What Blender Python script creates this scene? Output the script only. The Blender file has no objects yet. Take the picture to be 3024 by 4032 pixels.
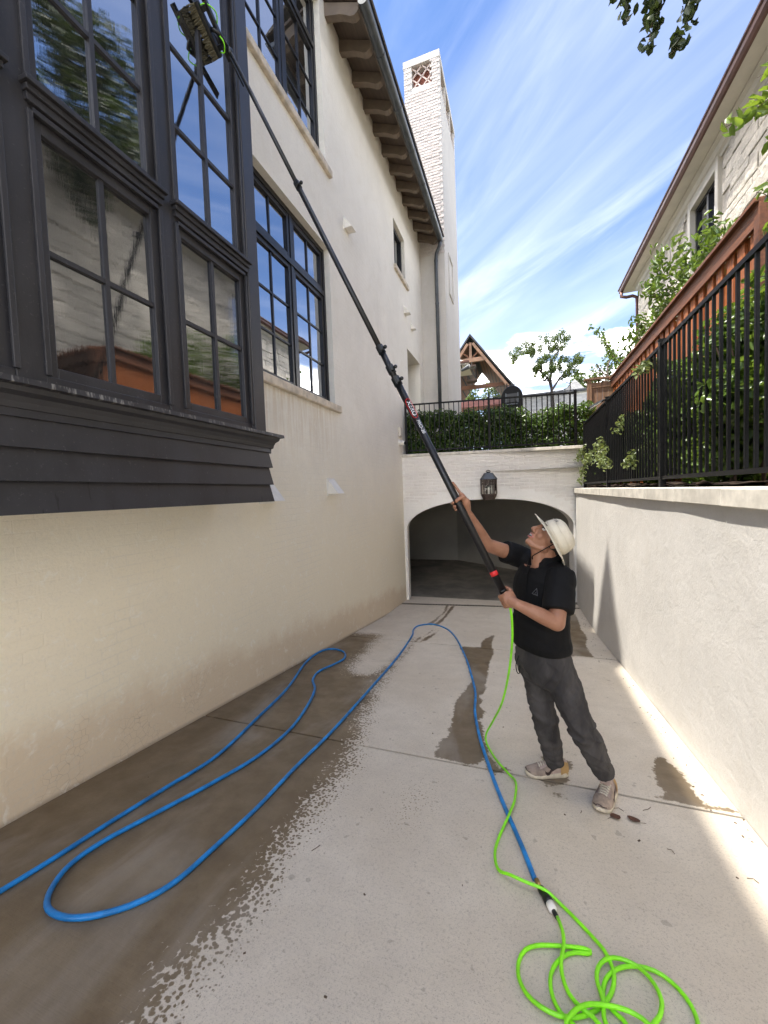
import bpy, bmesh, math, random
import numpy as np
from mathutils import Vector, Matrix, noise

random.seed(7)
rng = np.random.default_rng(11)
scene = bpy.context.scene
COL = scene.collection
R = math.radians
V = Vector

# ------------------------------------------------------------------ camera
cam_data = bpy.data.cameras.new('camera')
cam = bpy.data.objects.new('camera', cam_data)
COL.objects.link(cam)
cam_data.sensor_fit = 'VERTICAL'
cam_data.sensor_height = 36.0
cam_data.lens = 14.02
cam_data.clip_start = 0.05
cam_data.clip_end = 2000
_r, _u, _f = V((0.94545, 0.32375, -0.0362)), V((0.01901, 0.05613, 0.99824)), V((-0.32521, 0.94448, -0.04692))
cam.matrix_world = Matrix(((_r.x, _u.x, -_f.x, 0), (_r.y, _u.y, -_f.y, 0), (_r.z, _u.z, -_f.z, 0), (0, 0, 0, 1)))
scene.camera = cam

CUMUL = (1.7, 2.3, 0)
# ------------------------------------------------------------------ sky and sun
SUN = V((-0.35, -0.20, 1.0)).normalized()          # direction towards the sun
world = bpy.data.worlds.new('World')
scene.world = world
world.use_nodes = True
wn, wl = world.node_tree.nodes, world.node_tree.links
wn.clear()


def wnode(t, **kw):
    n = wn.new(t)
    for k, v in kw.items():
        setattr(n, k, v)
    return n


w_out = wnode('ShaderNodeOutputWorld')
w_bg = wnode('ShaderNodeBackground')
w_bg.inputs['Strength'].default_value = 0.08
w_sky = wnode('ShaderNodeTexSky', sky_type='NISHITA', sun_disc=False)
w_sky.sun_elevation = math.asin(SUN.z)
w_sky.sun_rotation = math.atan2(SUN.x, SUN.y)
w_sky.altitude = 100
w_sky.air_density = 1.0
w_sky.dust_density = 0.6
w_sky.ozone_density = 2.0
w_co = wnode('ShaderNodeTexCoord')
w_sep = wnode('ShaderNodeSeparateXYZ')
wl.new(w_co.outputs['Generated'], w_sep.inputs[0])


def wmath(op, a, b=None, clamp=False):
    n = wnode('ShaderNodeMath', operation=op, use_clamp=clamp)
    for i, s in enumerate((a, b)):
        if s is None:
            continue
        if isinstance(s, (int, float)):
            n.inputs[i].default_value = s
        else:
            wl.new(s, n.inputs[i])
    return n.outputs[0]


zc = wmath('MAXIMUM', wmath('ADD', w_sep.outputs['Z'], 0.10), 0.06)
px_ = wmath('DIVIDE', w_sep.outputs['X'], zc)
py_ = wmath('DIVIDE', w_sep.outputs['Y'], zc)
w_cmb = wnode('ShaderNodeCombineXYZ')
wl.new(px_, w_cmb.inputs[0]); wl.new(py_, w_cmb.inputs[1])


def cloud(rot, scale, nscale, detail, rough, dist, lo, hi, loc=(0, 0, 0)):
    m0 = wnode('ShaderNodeMapping')
    m0.inputs['Rotation'].default_value = (0, 0, rot)
    wl.new(w_cmb.outputs[0], m0.inputs[0])
    mp = wnode('ShaderNodeMapping')
    mp.inputs['Scale'].default_value = scale
    mp.inputs['Location'].default_value = loc
    wl.new(m0.outputs[0], mp.inputs[0])
    nz = wnode('ShaderNodeTexNoise')
    nz.inputs['Scale'].default_value = nscale
    nz.inputs['Detail'].default_value = detail
    nz.inputs['Roughness'].default_value = rough
    nz.inputs['Distortion'].default_value = dist
    wl.new(mp.outputs[0], nz.inputs['Vector'])
    mr = wnode('ShaderNodeMapRange', interpolation_type='SMOOTHSTEP')
    mr.inputs['From Min'].default_value = lo
    mr.inputs['From Max'].default_value = hi
    wl.new(nz.outputs['Fac'], mr.inputs['Value'])
    return mr.outputs[0]


cirrus = cloud(R(-47), (0.85, 0.15, 1), 1.6, 7, 0.50, 0.7, 0.40, 0.80, (3.1, 1.2, 0))
wisps = cloud(R(-40), (2.2, 0.42, 1), 2.0, 8, 0.60, 0.7, 0.45, 0.85, (0.4, 2.2, 0))
cumul = cloud(0, (0.55, 0.55, 1), 1.25, 9, 0.55, 0.25, 0.52, 0.64, CUMUL)
low = wmath('SUBTRACT', 1.0, wmath('MULTIPLY', w_sep.outputs['Z'], 1.9), clamp=True)
low2 = wmath('POWER', low, 1.8)
m1 = wmath('MULTIPLY', cirrus, 0.040)
m1 = wmath('ADD', m1, wmath('MULTIPLY', wisps, 0.032))
m2 = wmath('ADD', m1, cumul)
m3 = wmath('ADD', m2, wmath('MULTIPLY', low2, 0.07), clamp=True)
m3 = wmath('MULTIPLY', m3, wmath('GREATER_THAN', w_sep.outputs['Z'], -0.02))
w_mix = wnode('ShaderNodeMix', data_type='RGBA')
wl.new(m3, w_mix.inputs['Factor'])
w_tint = wnode('ShaderNodeMix', data_type='RGBA', blend_type='MULTIPLY')
w_tint.inputs['Factor'].default_value = 1.0
w_tint.inputs['B'].default_value = (0.57, 0.665, 0.81, 1)
wl.new(w_sky.outputs[0], w_tint.inputs['A'])
wl.new(w_tint.outputs['Result'], w_mix.inputs['A'])
w_mix.inputs['B'].default_value = (38, 35.6, 32.5, 1)
wl.new(w_mix.outputs['Result'], w_bg.inputs['Color'])
wl.new(w_bg.outputs[0], w_out.inputs['Surface'])

sun_data = bpy.data.lights.new('sun', 'SUN')
sun_data.energy = 2.0
sun_data.angle = R(0.8)
sun_data.color = (1.0, 0.94, 0.85)
sun = bpy.data.objects.new('sun', sun_data)
COL.objects.link(sun)
sun.location = (-8, -4, 22)
sun.rotation_euler = SUN.to_track_quat('Z', 'Y').to_euler()

vs = scene.view_settings
vs.view_transform = 'Standard'
vs.look = 'None'
vs.exposure = 2.2
vs.gamma = 1.0
vs.use_curve_mapping = False
scene.render.resolution_x, scene.render.resolution_y = 768, 1024
try:
    scene.cycles.max_bounces = 10
    scene.cycles.diffuse_bounces = 5
    scene.cycles.transparent_max_bounces = 16
except Exception:
    pass


# ------------------------------------------------------------------ materials
def C(r, g, b):
    f = lambda c: (c / 255 / 12.92) if c / 255 <= 0.04045 else ((c / 255 + 0.055) / 1.055) ** 2.4
    return (f(r), f(g), f(b), 1)


class NT:
    """small node-tree helper around one material"""
    def __init__(self, name):
        self.m = bpy.data.materials.new(name)
        self.m.use_nodes = True
        self.t = self.m.node_tree
        self.n, self.l = self.t.nodes, self.t.links
        self.b = self.n['Principled BSDF']
        self.geo = self.n.new('ShaderNodeNewGeometry')
        self.pos = self.geo.outputs['Position']

    def node(self, t, **kw):
        n = self.n.new(t)
        for k, v in kw.items():
            setattr(n, k, v)
        return n

    def put(self, sock, v):
        if isinstance(v, (int, float)):
            sock.default_value = v
        elif isinstance(v, tuple):
            sock.default_value = v
        else:
            self.l.new(v, sock)

    def math(self, op, a, b=0.0, clamp=False):
        n = self.node('ShaderNodeMath', operation=op, use_clamp=clamp)
        self.put(n.inputs[0], a); self.put(n.inputs[1], b)
        return n.outputs[0]

    def noise(self, scale, detail=4, rough=0.55, stretch=None, dist=0.0, vec=None, w=None):
        v = vec or self.pos
        if stretch:
            mp = self.node('ShaderNodeMapping')
            mp.inputs['Scale'].default_value = stretch
            self.l.new(v, mp.inputs[0]); v = mp.outputs[0]
        n = self.node('ShaderNodeTexNoise')
        n.inputs['Scale'].default_value = scale
        n.inputs['Detail'].default_value = detail
        n.inputs['Roughness'].default_value = rough
        n.inputs['Distortion'].default_value = dist
        self.l.new(v, n.inputs['Vector'])
        return n.outputs['Fac']

    def ramp(self, v, lo, hi, a=0.0, b=1.0, smooth=True):
        n = self.node('ShaderNodeMapRange', interpolation_type='SMOOTHSTEP' if smooth else 'LINEAR')
        self.put(n.inputs['Value'], v)
        n.inputs['From Min'].default_value = lo
        n.inputs['From Max'].default_value = hi
        n.inputs['To Min'].default_value = a
        n.inputs['To Max'].default_value = b
        return n.outputs[0]

    def mix(self, fac, a, b, mode='MIX'):
        n = self.node('ShaderNodeMix', data_type='RGBA', blend_type=mode)
        self.put(n.inputs['Factor'], fac); self.put(n.inputs['A'], a); self.put(n.inputs['B'], b)
        return n.outputs['Result']

    def bump(self, h, strength=0.3, dist=0.01, prev=None):
        n = self.node('ShaderNodeBump')
        n.inputs['Strength'].default_value = strength
        n.inputs['Distance'].default_value = dist
        self.put(n.inputs['Height'], h)
        if prev is not None:
            self.l.new(prev, n.inputs['Normal'])
        return n.outputs['Normal']

    def sep(self, v=None):
        n = self.node('ShaderNodeSeparateXYZ')
        self.l.new(v or self.pos, n.inputs[0])
        return n.outputs

    def out(self, color=None, rough=None, normal=None, metal=None, spec=None, coat=None):
        b = self.b
        if color is not None: self.put(b.inputs['Base Color'], color)
        if rough is not None: self.put(b.inputs['Roughness'], rough)
        if normal is not None: self.l.new(normal, b.inputs['Normal'])
        if metal is not None: self.put(b.inputs['Metallic'], metal)
        if spec is not None: self.put(b.inputs['Specular IOR Level'], spec)
        if coat is not None: self.put(b.inputs['Coat Weight'], coat)
        return self.m

    def rand(self):
        return self.node('ShaderNodeObjectInfo').outputs['Random']


def scale_c(c, k):
    return (c[0] * k, c[1] * k, c[2] * k, 1)


def simple(name, col, rough=0.6, var=0.25, scale=6.0, bump=0.15, bscale=60, metal=0.0, spec=0.5, per=0.0, stretch=None, bdist=0.004):
    """base colour with blotchy and per-object variation and fine relief"""
    t = NT(name)
    n1 = t.noise(scale, 5, 0.6, stretch)
    c = t.mix(t.ramp(n1, 0.3, 0.7), scale_c(col, 1 - var), scale_c(col, 1 + var * 0.6))
    if per:
        c = t.mix(t.math('MULTIPLY', t.rand(), per), c, scale_c(col, 0.45))
    n2 = t.noise(bscale, 4, 0.6, stretch)
    return t.out(c, t.ramp(n1, 0.2, 0.8, rough * 0.85, min(1, rough * 1.12)), t.bump(n2, bump, bdist), metal, spec)


M = {}


def plaster(name, cream, stain=None, brick=True, trowel=0.35):
    """lime-washed brick wall: faint courses under a thick slurry coat"""
    t = NT(name)
    big = t.noise(0.9, 5, 0.6, dist=0.4)
    mid = t.noise(5.0, 6, 0.65, dist=0.5)
    fine = t.noise(42, 5, 0.7)
    run = t.noise(3.0, 5, 0.6, stretch=(3.0, 3.0, 0.25))
    c = t.mix(t.ramp(big, 0.3, 0.7), scale_c(cream, 0.94), scale_c(cream, 1.04))
    c = t.mix(t.ramp(mid, 0.45, 0.75, 0, 0.35), c, (cream[0] * 0.86, cream[1] * 0.84, cream[2] * 0.80, 1))
    c = t.mix(t.ramp(run, 0.55, 0.8, 0, 0.22), c, (cream[0] * 0.78, cream[1] * 0.77, cream[2] * 0.74, 1))
    if stain:
        z = t.sep()
        warm = t.ramp(t.math('ADD', z[2], t.math('MULTIPLY', mid, 1.2)), -0.8, 2.2, 0.85, 0.0)
        c = t.mix(warm, c, (cream[0] * 1.0, cream[1] * 0.93, cream[2] * 0.77, 1))
        # damp tan band that follows the sloping driveway, ragged upper edge
        h = t.math('ADD', z[2], t.math('MULTIPLY', z[1], 0.1245))
        h = t.math('ADD', h, 1.5)
        edge = t.math('ADD', h, t.math('MULTIPLY', t.math('SUBTRACT', t.noise(2.6, 6, 0.65), 0.5), 0.50))
        edge = t.math('ADD', edge, t.math('MULTIPLY', t.math('SUBTRACT', t.noise(30, 3, 0.6), 0.5), 0.10))
        band = t.ramp(edge, 0.30, 0.56, 1.0, 0.0)
        c = t.mix(t.math('MULTIPLY', band, 0.62), c, stain)
        crack = t.node('ShaderNodeTexVoronoi', feature='DISTANCE_TO_EDGE')
        crack.inputs['Scale'].default_value = 22
        t.l.new(t.pos, crack.inputs['Vector'])
        ck = t.math('MULTIPLY', t.ramp(crack.outputs['Distance'], 0.0, 0.035, 1, 0), t.math('MULTIPLY', band, t.ramp(t.noise(2.1, 3), 0.52, 0.62)))
        c = t.mix(t.math('MULTIPLY', ck, 0.55), c, scale_c(stain, 0.6))
        c = t.mix(t.ramp(h, 0.0, 0.035, 0.6, 0), c, scale_c(stain, 0.5))
        # soiled runs under the sill of the large window
        drip = t.math('MULTIPLY', t.ramp(z[2], 0.2, 1.25, 0, 1), t.ramp(z[2], 1.26, 1.35, 1, 0))
        drip = t.math('MULTIPLY', drip, t.ramp(t.noise(5.0, 4, 0.6, stretch=(4, 4, 0.3)), 0.4, 0.65))
        drip = t.math('MULTIPLY', drip, t.ramp(z[1], 5.0, 5.7, 1, 0))
        c = t.mix(t.math('MULTIPLY', drip, 0.45), c, (cream[0] * 0.68, cream[1] * 0.56, cream[2] * 0.42, 1))
    c = t.mix(t.ramp(t.noise(60, 5, 0.75), 0.48, 0.72, 0, 0.26), c, scale_c(cream, 0.66))
    c = t.mix(t.ramp(t.noise(11, 6, 0.7, dist=1.0), 0.54, 0.72, 0, 0.45), c, (min(.93, cream[0] * 1.10), min(.92, cream[1] * 1.11), cream[2] * 1.14, 1))
    c = t.mix(t.ramp(t.noise(18, 5, 0.7, stretch=(1, 1, 2.2), dist=0.8), 0.55, 0.72, 0, 0.22), c, scale_c(cream, 0.80))
    hgt = t.math('ADD', t.math('MULTIPLY', mid, trowel), t.math('MULTIPLY', fine, 0.22))
    if brick:
        mp = t.node('ShaderNodeMapping')
        mp.inputs['Rotation'].default_value = (R(90), 0, R(90)) if brick == 'x' else (R(90), 0, 0)
        sx = t.sep()
        cb = t.node('ShaderNodeCombineXYZ')
        t.l.new(sx[1] if brick == 'x' else sx[0], cb.inputs[0])
        t.l.new(sx[2], cb.inputs[1])
        br = t.node('ShaderNodeTexBrick')
        br.inputs['Scale'].default_value = 1.0
        br.inputs['Brick Width'].default_value = 0.21
        br.inputs['Row Height'].default_value = 0.072
        br.inputs['Mortar Size'].default_value = 0.007
        br.inputs['Mortar Smooth'].default_value = 1.0
        t.l.new(cb.outputs[0], br.inputs['Vector'])
        bh = t.math('MULTIPLY', t.math('SUBTRACT', 1.0, br.outputs['Fac']), t.ramp(t.noise(1.6, 4), 0.45, 0.75, 0.02, 0.15))
        hgt = t.math('ADD', hgt, bh)
        c = t.mix(t.math('MULTIPLY', br.outputs['Fac'], t.ramp(t.noise(1.3, 4), 0.42, 0.66, 0.0, 0.30)), c, scale_c(cream, 0.74))
    return t.out(c, 0.9, t.bump(hgt, 0.8, 0.014), spec=0.2)


M['house_plaster'] = plaster('house_plaster', (0.86, 0.825, 0.745, 1), (0.66, 0.51, 0.345, 1), 'x')
M['facade_plaster'] = plaster('facade_plaster', (0.84, 0.81, 0.75, 1), None, 'y')
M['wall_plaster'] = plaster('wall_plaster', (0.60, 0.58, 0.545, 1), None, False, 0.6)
M['brick_paint'] = plaster('brick_paint', (0.80, 0.76, 0.70, 1), None, False, 0.5)
M['chimney_brick'] = plaster('chimney_brick', (0.57, 0.52, 0.485, 1), None, False, 0.6)
M['chimney_plaster'] = plaster('chimney_plaster', (0.58, 0.55, 0.505, 1), None, 'x')
M['limestone'] = simple('limestone', (0.66, 0.62, 0.54, 1), 0.85, 0.22, 7, 0.25, 40, per=0.25)
M['sill_stone'] = simple('sill_stone', (0.66, 0.58, 0.47, 1), 0.85, 0.3, 9, 0.3, 35, per=0.1)
def bay_paint():
    t = NT('bay_paint')
    col = (0.030, 0.029, 0.0325, 1)
    n1 = t.noise(5, 5, 0.6, (1, 1, 0.35))
    c = t.mix(t.ramp(n1, 0.3, 0.7), scale_c(col, 0.78), scale_c(col, 1.15))
    z = t.sep()
    drip = t.ramp(t.noise(22, 3, 0.6, (1.0, 1.6, 0.16)), 0.64, 0.70)
    drip = t.math('MULTIPLY', drip, t.ramp(z[2], 0.05, 0.28, 0.75, 0.0))
    c = t.mix(drip, c, scale_c(col, 0.3))
    chalk = t.ramp(t.noise(30, 3, 0.7, (1.0, 2.2, 0.35)), 0.52, 0.66)
    chalk = t.math('MULTIPLY', chalk, t.math('MULTIPLY', t.ramp(z[2], 0.495, 0.503, 0, 0.6), t.ramp(z[2], 0.530, 0.538, 1, 0)))
    c = t.mix(chalk, c, (0.30, 0.29, 0.27, 1))
    dust = t.math('MULTIPLY', t.ramp(t.noise(70, 3, 0.6), 0.62, 0.74), 0.18)
    c = t.mix(dust, c, (0.25, 0.24, 0.23, 1))
    return t.out(c, t.ramp(n1, 0.2, 0.8, 0.36, 0.5), t.bump(t.noise(70, 4, 0.6, (1, 1, 0.35)), 0.12, 0.004))


M['bay_paint'] = bay_paint()
M['window_black'] = simple('window_black', (0.010, 0.010, 0.012, 1), 0.4, 0.2, 10, 0.05, 80)
M['white_vent'] = simple('white_vent', (0.80, 0.77, 0.70, 1), 0.5, 0.08, 8, 0.05, 60)
M['rafter_wood'] = simple('rafter_wood', (0.17, 0.132, 0.10, 1), 0.7, 0.2, 6, 0.15, 50)
M['soffit_wood'] = simple('soffit_wood', (0.11, 0.083, 0.064, 1), 0.75, 0.25, 5, 0.2, 40, stretch=(6, 0.6, 1))
M['zinc'] = simple('zinc', (0.085, 0.095, 0.105, 1), 0.45, 0.25, 4, 0.05, 60, metal=0.4)
M['roof_slate'] = simple('roof_slate', (0.10, 0.088, 0.078, 1), 0.8, 0.35, 8, 0.4, 40, per=0.4)
M['terracotta'] = simple('terracotta', (0.26, 0.09, 0.06, 1), 0.8, 0.35, 14, 0.3, 40)
M['lattice_tile'] = simple('lattice_tile', (0.62, 0.50, 0.44, 1), 0.85, 0.2, 12, 0.2, 50)
M['iron_black'] = simple('iron_black', (0.0030, 0.0030, 0.0034, 1), 0.5, 0.25, 12, 0.08, 90, spec=0.2)
M['bronze'] = simple('bronze', (0.085, 0.060, 0.050, 1), 0.5, 0.35, 18, 0.15, 70, metal=0.5)
M['cedar'] = simple('cedar', (0.44, 0.135, 0.036, 1), 0.62, 0.5, 5, 0.3, 30, per=0.35, stretch=(7, 7, 0.5))
M['cedar_dark'] = simple('cedar_dark', (0.20, 0.075, 0.035, 1), 0.65, 0.4, 5, 0.3, 30, per=0.25, stretch=(7, 0.6, 7))
M['cedar_shade'] = simple('cedar_shade', (0.075, 0.036, 0.021, 1), 0.8, 0.4, 5, 0.3, 30, per=0.25, stretch=(7, 7, 0.5))  # darkened cedar copy: shade of the unlit near return put into the colour
M['cedar_grey'] = simple('cedar_grey', (0.26, 0.15, 0.085, 1), 0.75, 0.4, 5, 0.3, 30, per=0.25, stretch=(7, 7, 0.5))
M['copper'] = simple('copper', (0.12, 0.058, 0.045, 1), 0.42, 0.25, 5, 0.05, 60, metal=0.45)
M['cream_paint'] = simple('cream_paint', (0.62, 0.58, 0.50, 1), 0.6, 0.08, 3, 0.06, 50)
M['soil'] = simple('soil', (0.055, 0.034, 0.022, 1), 0.95, 0.5, 9, 0.9, 45, bdist=0.03)
M['lawn'] = simple('lawn', (0.12, 0.12, 0.075, 1), 0.95, 0.4, 3, 0.8, 60, bdist=0.03)
M['beam_wood'] = simple('beam_wood', (0.26, 0.155, 0.10, 1), 0.7, 0.3, 3, 0.2, 30, stretch=(1, 5, 1))
M['deck_wood'] = simple('deck_wood', (0.20, 0.092, 0.050, 1), 0.7, 0.3, 3, 0.2, 30)
M['slate_dark'] = simple('slate_dark', (0.050, 0.052, 0.058, 1), 0.8, 0.3, 6, 0.3, 30)
M['bark'] = simple('bark', (0.085, 0.065, 0.050, 1), 0.95, 0.4, 9, 0.8, 30, stretch=(1, 1, 0.3), bdist=0.02)
M['twig'] = simple('twig', (0.10, 0.065, 0.040, 1), 0.9, 0.3, 12, 0.3, 60)
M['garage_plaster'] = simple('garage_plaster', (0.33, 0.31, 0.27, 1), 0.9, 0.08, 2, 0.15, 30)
M['pink_cover'] = simple('pink_cover', (0.52, 0.24, 0.21, 1), 0.7, 0.2, 5, 0.1, 20)
M['far_brick'] = None


def leaf_mat(name, dark, light, gloss=0.35, trans=0.35):
    t = NT(name)
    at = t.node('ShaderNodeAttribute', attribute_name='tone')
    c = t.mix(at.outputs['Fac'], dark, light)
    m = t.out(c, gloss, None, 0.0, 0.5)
    tr = t.node('ShaderNodeBsdfTranslucent')
    tc = t.mix(0.5, c, (light[0] * 1.6, light[1] * 1.5, light[2] * 0.6, 1))
    t.l.new(tc, tr.inputs['Color'])
    mx = t.node('ShaderNodeMixShader')
    mx.inputs[0].default_value = trans
    t.l.new(t.b.outputs[0], mx.inputs[1]); t.l.new(tr.outputs[0], mx.inputs[2])
    t.l.new(mx.outputs[0], t.n['Material Output'].inputs['Surface'])
    return m


M['leaf_hedge'] = leaf_mat('leaf_hedge', (0.022, 0.050, 0.012, 1), (0.115, 0.19, 0.038, 1), 0.24, 0.33)
M['leaf_shrub'] = leaf_mat('leaf_shrub', (0.036, 0.080, 0.015, 1), (0.17, 0.26, 0.055, 1), 0.25, 0.38)
M['leaf_young'] = leaf_mat('leaf_young', (0.08, 0.15, 0.02, 1), (0.22, 0.32, 0.055, 1), 0.3, 0.4)
M['leaf_creeper'] = leaf_mat('leaf_creeper', (0.06, 0.10, 0.030, 1), (0.22, 0.26, 0.10, 1), 0.35, 0.3)
M['leaf_tree'] = leaf_mat('leaf_tree', (0.035, 0.062, 0.018, 1), (0.12, 0.17, 0.045, 1), 0.45, 0.4)
M['leaf_oak'] = leaf_mat('leaf_oak', (0.016, 0.030, 0.012, 1), (0.050, 0.075, 0.022, 1), 0.5, 0.2)


def glass(name, streak=0.0, ior=7.0):
    t = NT(name)
    fr = t.node('ShaderNodeFresnel')
    fr.inputs['IOR'].default_value = ior
    gl = t.node('ShaderNodeBsdfGlossy')
    gl.inputs['Color'].default_value = (0.92, 0.95, 1.0, 1)
    gl.inputs['Roughness'].default_value = 0.0
    wob = t.noise(1.6, 2, 0.5)
    nrm = t.bump(wob, 0.004, 0.25)
    if streak:
        st = t.noise(16, 5, 0.7, stretch=(2.5, 2.5, 0.10))
        dots = t.noise(120, 2, 0.5)
        nrm = t.bump(st, streak * 0.012, 0.01, nrm)
        t.l.new(t.ramp(t.math('ADD', st, t.math('MULTIPLY', dots, 0.25)), 0.62, 0.95, 0.0, 0.03), gl.inputs['Roughness'])
    t.l.new(nrm, gl.inputs['Normal'])
    t.l.new(nrm, fr.inputs['Normal'])
    inner = t.mix(t.ramp(t.noise(2.5, 3, stretch=(1, 4, 0.3)), 0.4, 0.7), (0.012, 0.012, 0.012, 1), (0.030, 0.028, 0.025, 1))
    t.out(inner, 0.6, None, 0, 0.0)
    mx = t.node('ShaderNodeMixShader')
    t.l.new(fr.outputs[0], mx.inputs[0])
    t.l.new(t.b.outputs[0], mx.inputs[1]); t.l.new(gl.outputs[0], mx.inputs[2])
    t.l.new(mx.outputs[0], t.n['Material Output'].inputs['Surface'])
    return t.m


M['glass'] = glass('glass')
M['glass_wet'] = glass('glass_wet', 1.0)
M['glass_dim'] = glass('glass_dim', 1.6, 3.2)  # weaker mirror made up for the lower sashes to dim their reflections


def clear_glass():
    t = NT('clear_glass')
    tr = t.node('ShaderNodeBsdfTransparent')
    tr.inputs['Color'].default_value = (0.93, 0.94, 0.92, 1)
    gl = t.node('ShaderNodeBsdfGlossy'); gl.inputs['Roughness'].default_value = 0.05
    fr = t.node('ShaderNodeFresnel'); fr.inputs['IOR'].default_value = 1.5
    mx = t.node('ShaderNodeMixShader')
    t.l.new(fr.outputs[0], mx.inputs[0]); t.l.new(tr.outputs[0], mx.inputs[1]); t.l.new(gl.outputs[0], mx.inputs[2])
    t.l.new(mx.outputs[0], t.n['Material Output'].inputs['Surface'])
    return t.m


M['clear_glass'] = clear_glass()


def concrete():
    t = NT('concrete')
    p = t.pos
    a = t.node('ShaderNodeAttribute', attribute_name='wet_main').outputs['Fac']
    b = t.node('ShaderNodeAttribute', attribute_name='wet_run').outputs['Fac']
    s = t.node('ShaderNodeAttribute', attribute_name='wet_drops').outputs['Fac']
    big = t.noise(1.1, 5, 0.6, dist=0.3)
    mid = t.noise(7, 6, 0.65)
    fine = t.noise(95, 4, 0.7)
    grit = t.noise(260, 2, 0.6)
    broom = t.noise(30, 3, 0.6, stretch=(0.5, 9.0, 1))
    # drops: irregular spots that thin out away from the soaked area
    vor = t.node('ShaderNodeTexVoronoi', feature='F1')
    vor.inputs['Scale'].default_value = 58
    wv = t.node('ShaderNodeVectorMath', operation='MULTIPLY_ADD')
    nv = t.node('ShaderNodeTexNoise'); nv.inputs['Scale'].default_value = 28; nv.inputs['Detail'].default_value = 4
    t.l.new(p, nv.inputs['Vector'])
    t.l.new(nv.outputs['Color'], wv.inputs[0]); wv.inputs[1].default_value = (0.022, 0.022, 0); t.l.new(p, wv.inputs[2])
    t.l.new(wv.outputs[0], vor.inputs['Vector'])
    spots = t.math('SUBTRACT', 0.52, vor.outputs['Distance'])
    n30 = t.noise(26, 5, 0.65)
    # soaked area: drops grow together towards it, and thin out away from it
    va = t.math('SUBTRACT', t.math('ADD', 0.47, t.math('MULTIPLY', a, 3.0)), vor.outputs['Distance'])
    va = t.math('ADD', va, t.math('MULTIPLY', t.math('SUBTRACT', t.noise(4.5, 5, 0.6), 0.5), 0.75))
    va = t.math('ADD', va, t.math('MULTIPLY', t.math('SUBTRACT', n30, 0.5), 0.35))
    wa = t.ramp(va, -0.05, 0.14)
    nb = t.math('MULTIPLY', t.math('SUBTRACT', t.noise(38, 5, 0.7), 0.5), 0.085)
    nb = t.math('ADD', nb, t.math('MULTIPLY', t.math('SUBTRACT', t.noise(9, 3, 0.6), 0.5), 0.07))
    wb = t.ramp(t.math('ADD', b, nb), -0.005, 0.008)
    vd = t.math('ADD', t.math('MULTIPLY', s, 5.0), t.math('MULTIPLY', t.math('SUBTRACT', spots, 0.30), 4.0))
    wd = t.math('MULTIPLY', t.ramp(vd, -0.1, 0.25), 0.65)
    wet = t.math('MAXIMUM', t.math('MAXIMUM', wa, wb), wd)
    # half-dried pale film inside the soaked area
    film = t.math('MULTIPLY', t.ramp(t.noise(1.25, 5, 0.6, stretch=(1.6, 0.55, 1), dist=0.6), 0.48, 0.70), 0.50)
    dry = t.mix(t.ramp(big, 0.3, 0.7), (0.56, 0.49, 0.39, 1), (0.64, 0.575, 0.475, 1))
    dry = t.mix(t.ramp(mid, 0.35, 0.75, 0, 0.35), dry, (0.46, 0.405, 0.33, 1))
    dry = t.mix(t.ramp(fine, 0.50, 0.72, 0, 0.5), dry, (0.27, 0.24, 0.20, 1))
    dry = t.mix(t.ramp(grit, 0.56, 0.72, 0, 0.65), dry, (0.24, 0.215, 0.18, 1))
    dk = t.math('MULTIPLY', t.ramp(t.noise(17, 2, 0.4), 0.70, 0.74), 0.35)
    dry = t.mix(dk, dry, (0.15, 0.13, 0.11, 1))
    wetc = t.mix(t.ramp(mid, 0.3, 0.75), (0.150, 0.108, 0.062, 1), (0.205, 0.155, 0.096, 1))
    wetc = t.mix(t.ramp(fine, 0.5, 0.75, 0, 0.35), wetc, (0.10, 0.080, 0.055, 1))
    wetc = t.mix(film, wetc, (0.34, 0.305, 0.255, 1))
    c = t.mix(wet, dry, wetc)
    rough = t.math('SUBTRACT', 0.92, t.math('MULTIPLY', wet, t.ramp(t.noise(2.2, 4, 0.6), 0.35, 0.7, 0.30, 0.58)))
    h = t.math('ADD', t.math('MULTIPLY', fine, 0.35), t.math('ADD', t.math('MULTIPLY', broom, 0.35), t.math('MULTIPLY', mid, 0.6)))
    return t.out(c, rough, t.bump(h, 0.35, 0.006), spec=0.35)


M['concrete'] = concrete()
M['joint'] = simple('joint', (0.13, 0.115, 0.095, 1), 0.95, 0.4, 12, 0.5, 60)
M['asphalt'] = simple('asphalt', (0.06, 0.06, 0.06, 1), 0.9, 0.3, 20, 0.5, 90)


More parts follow.
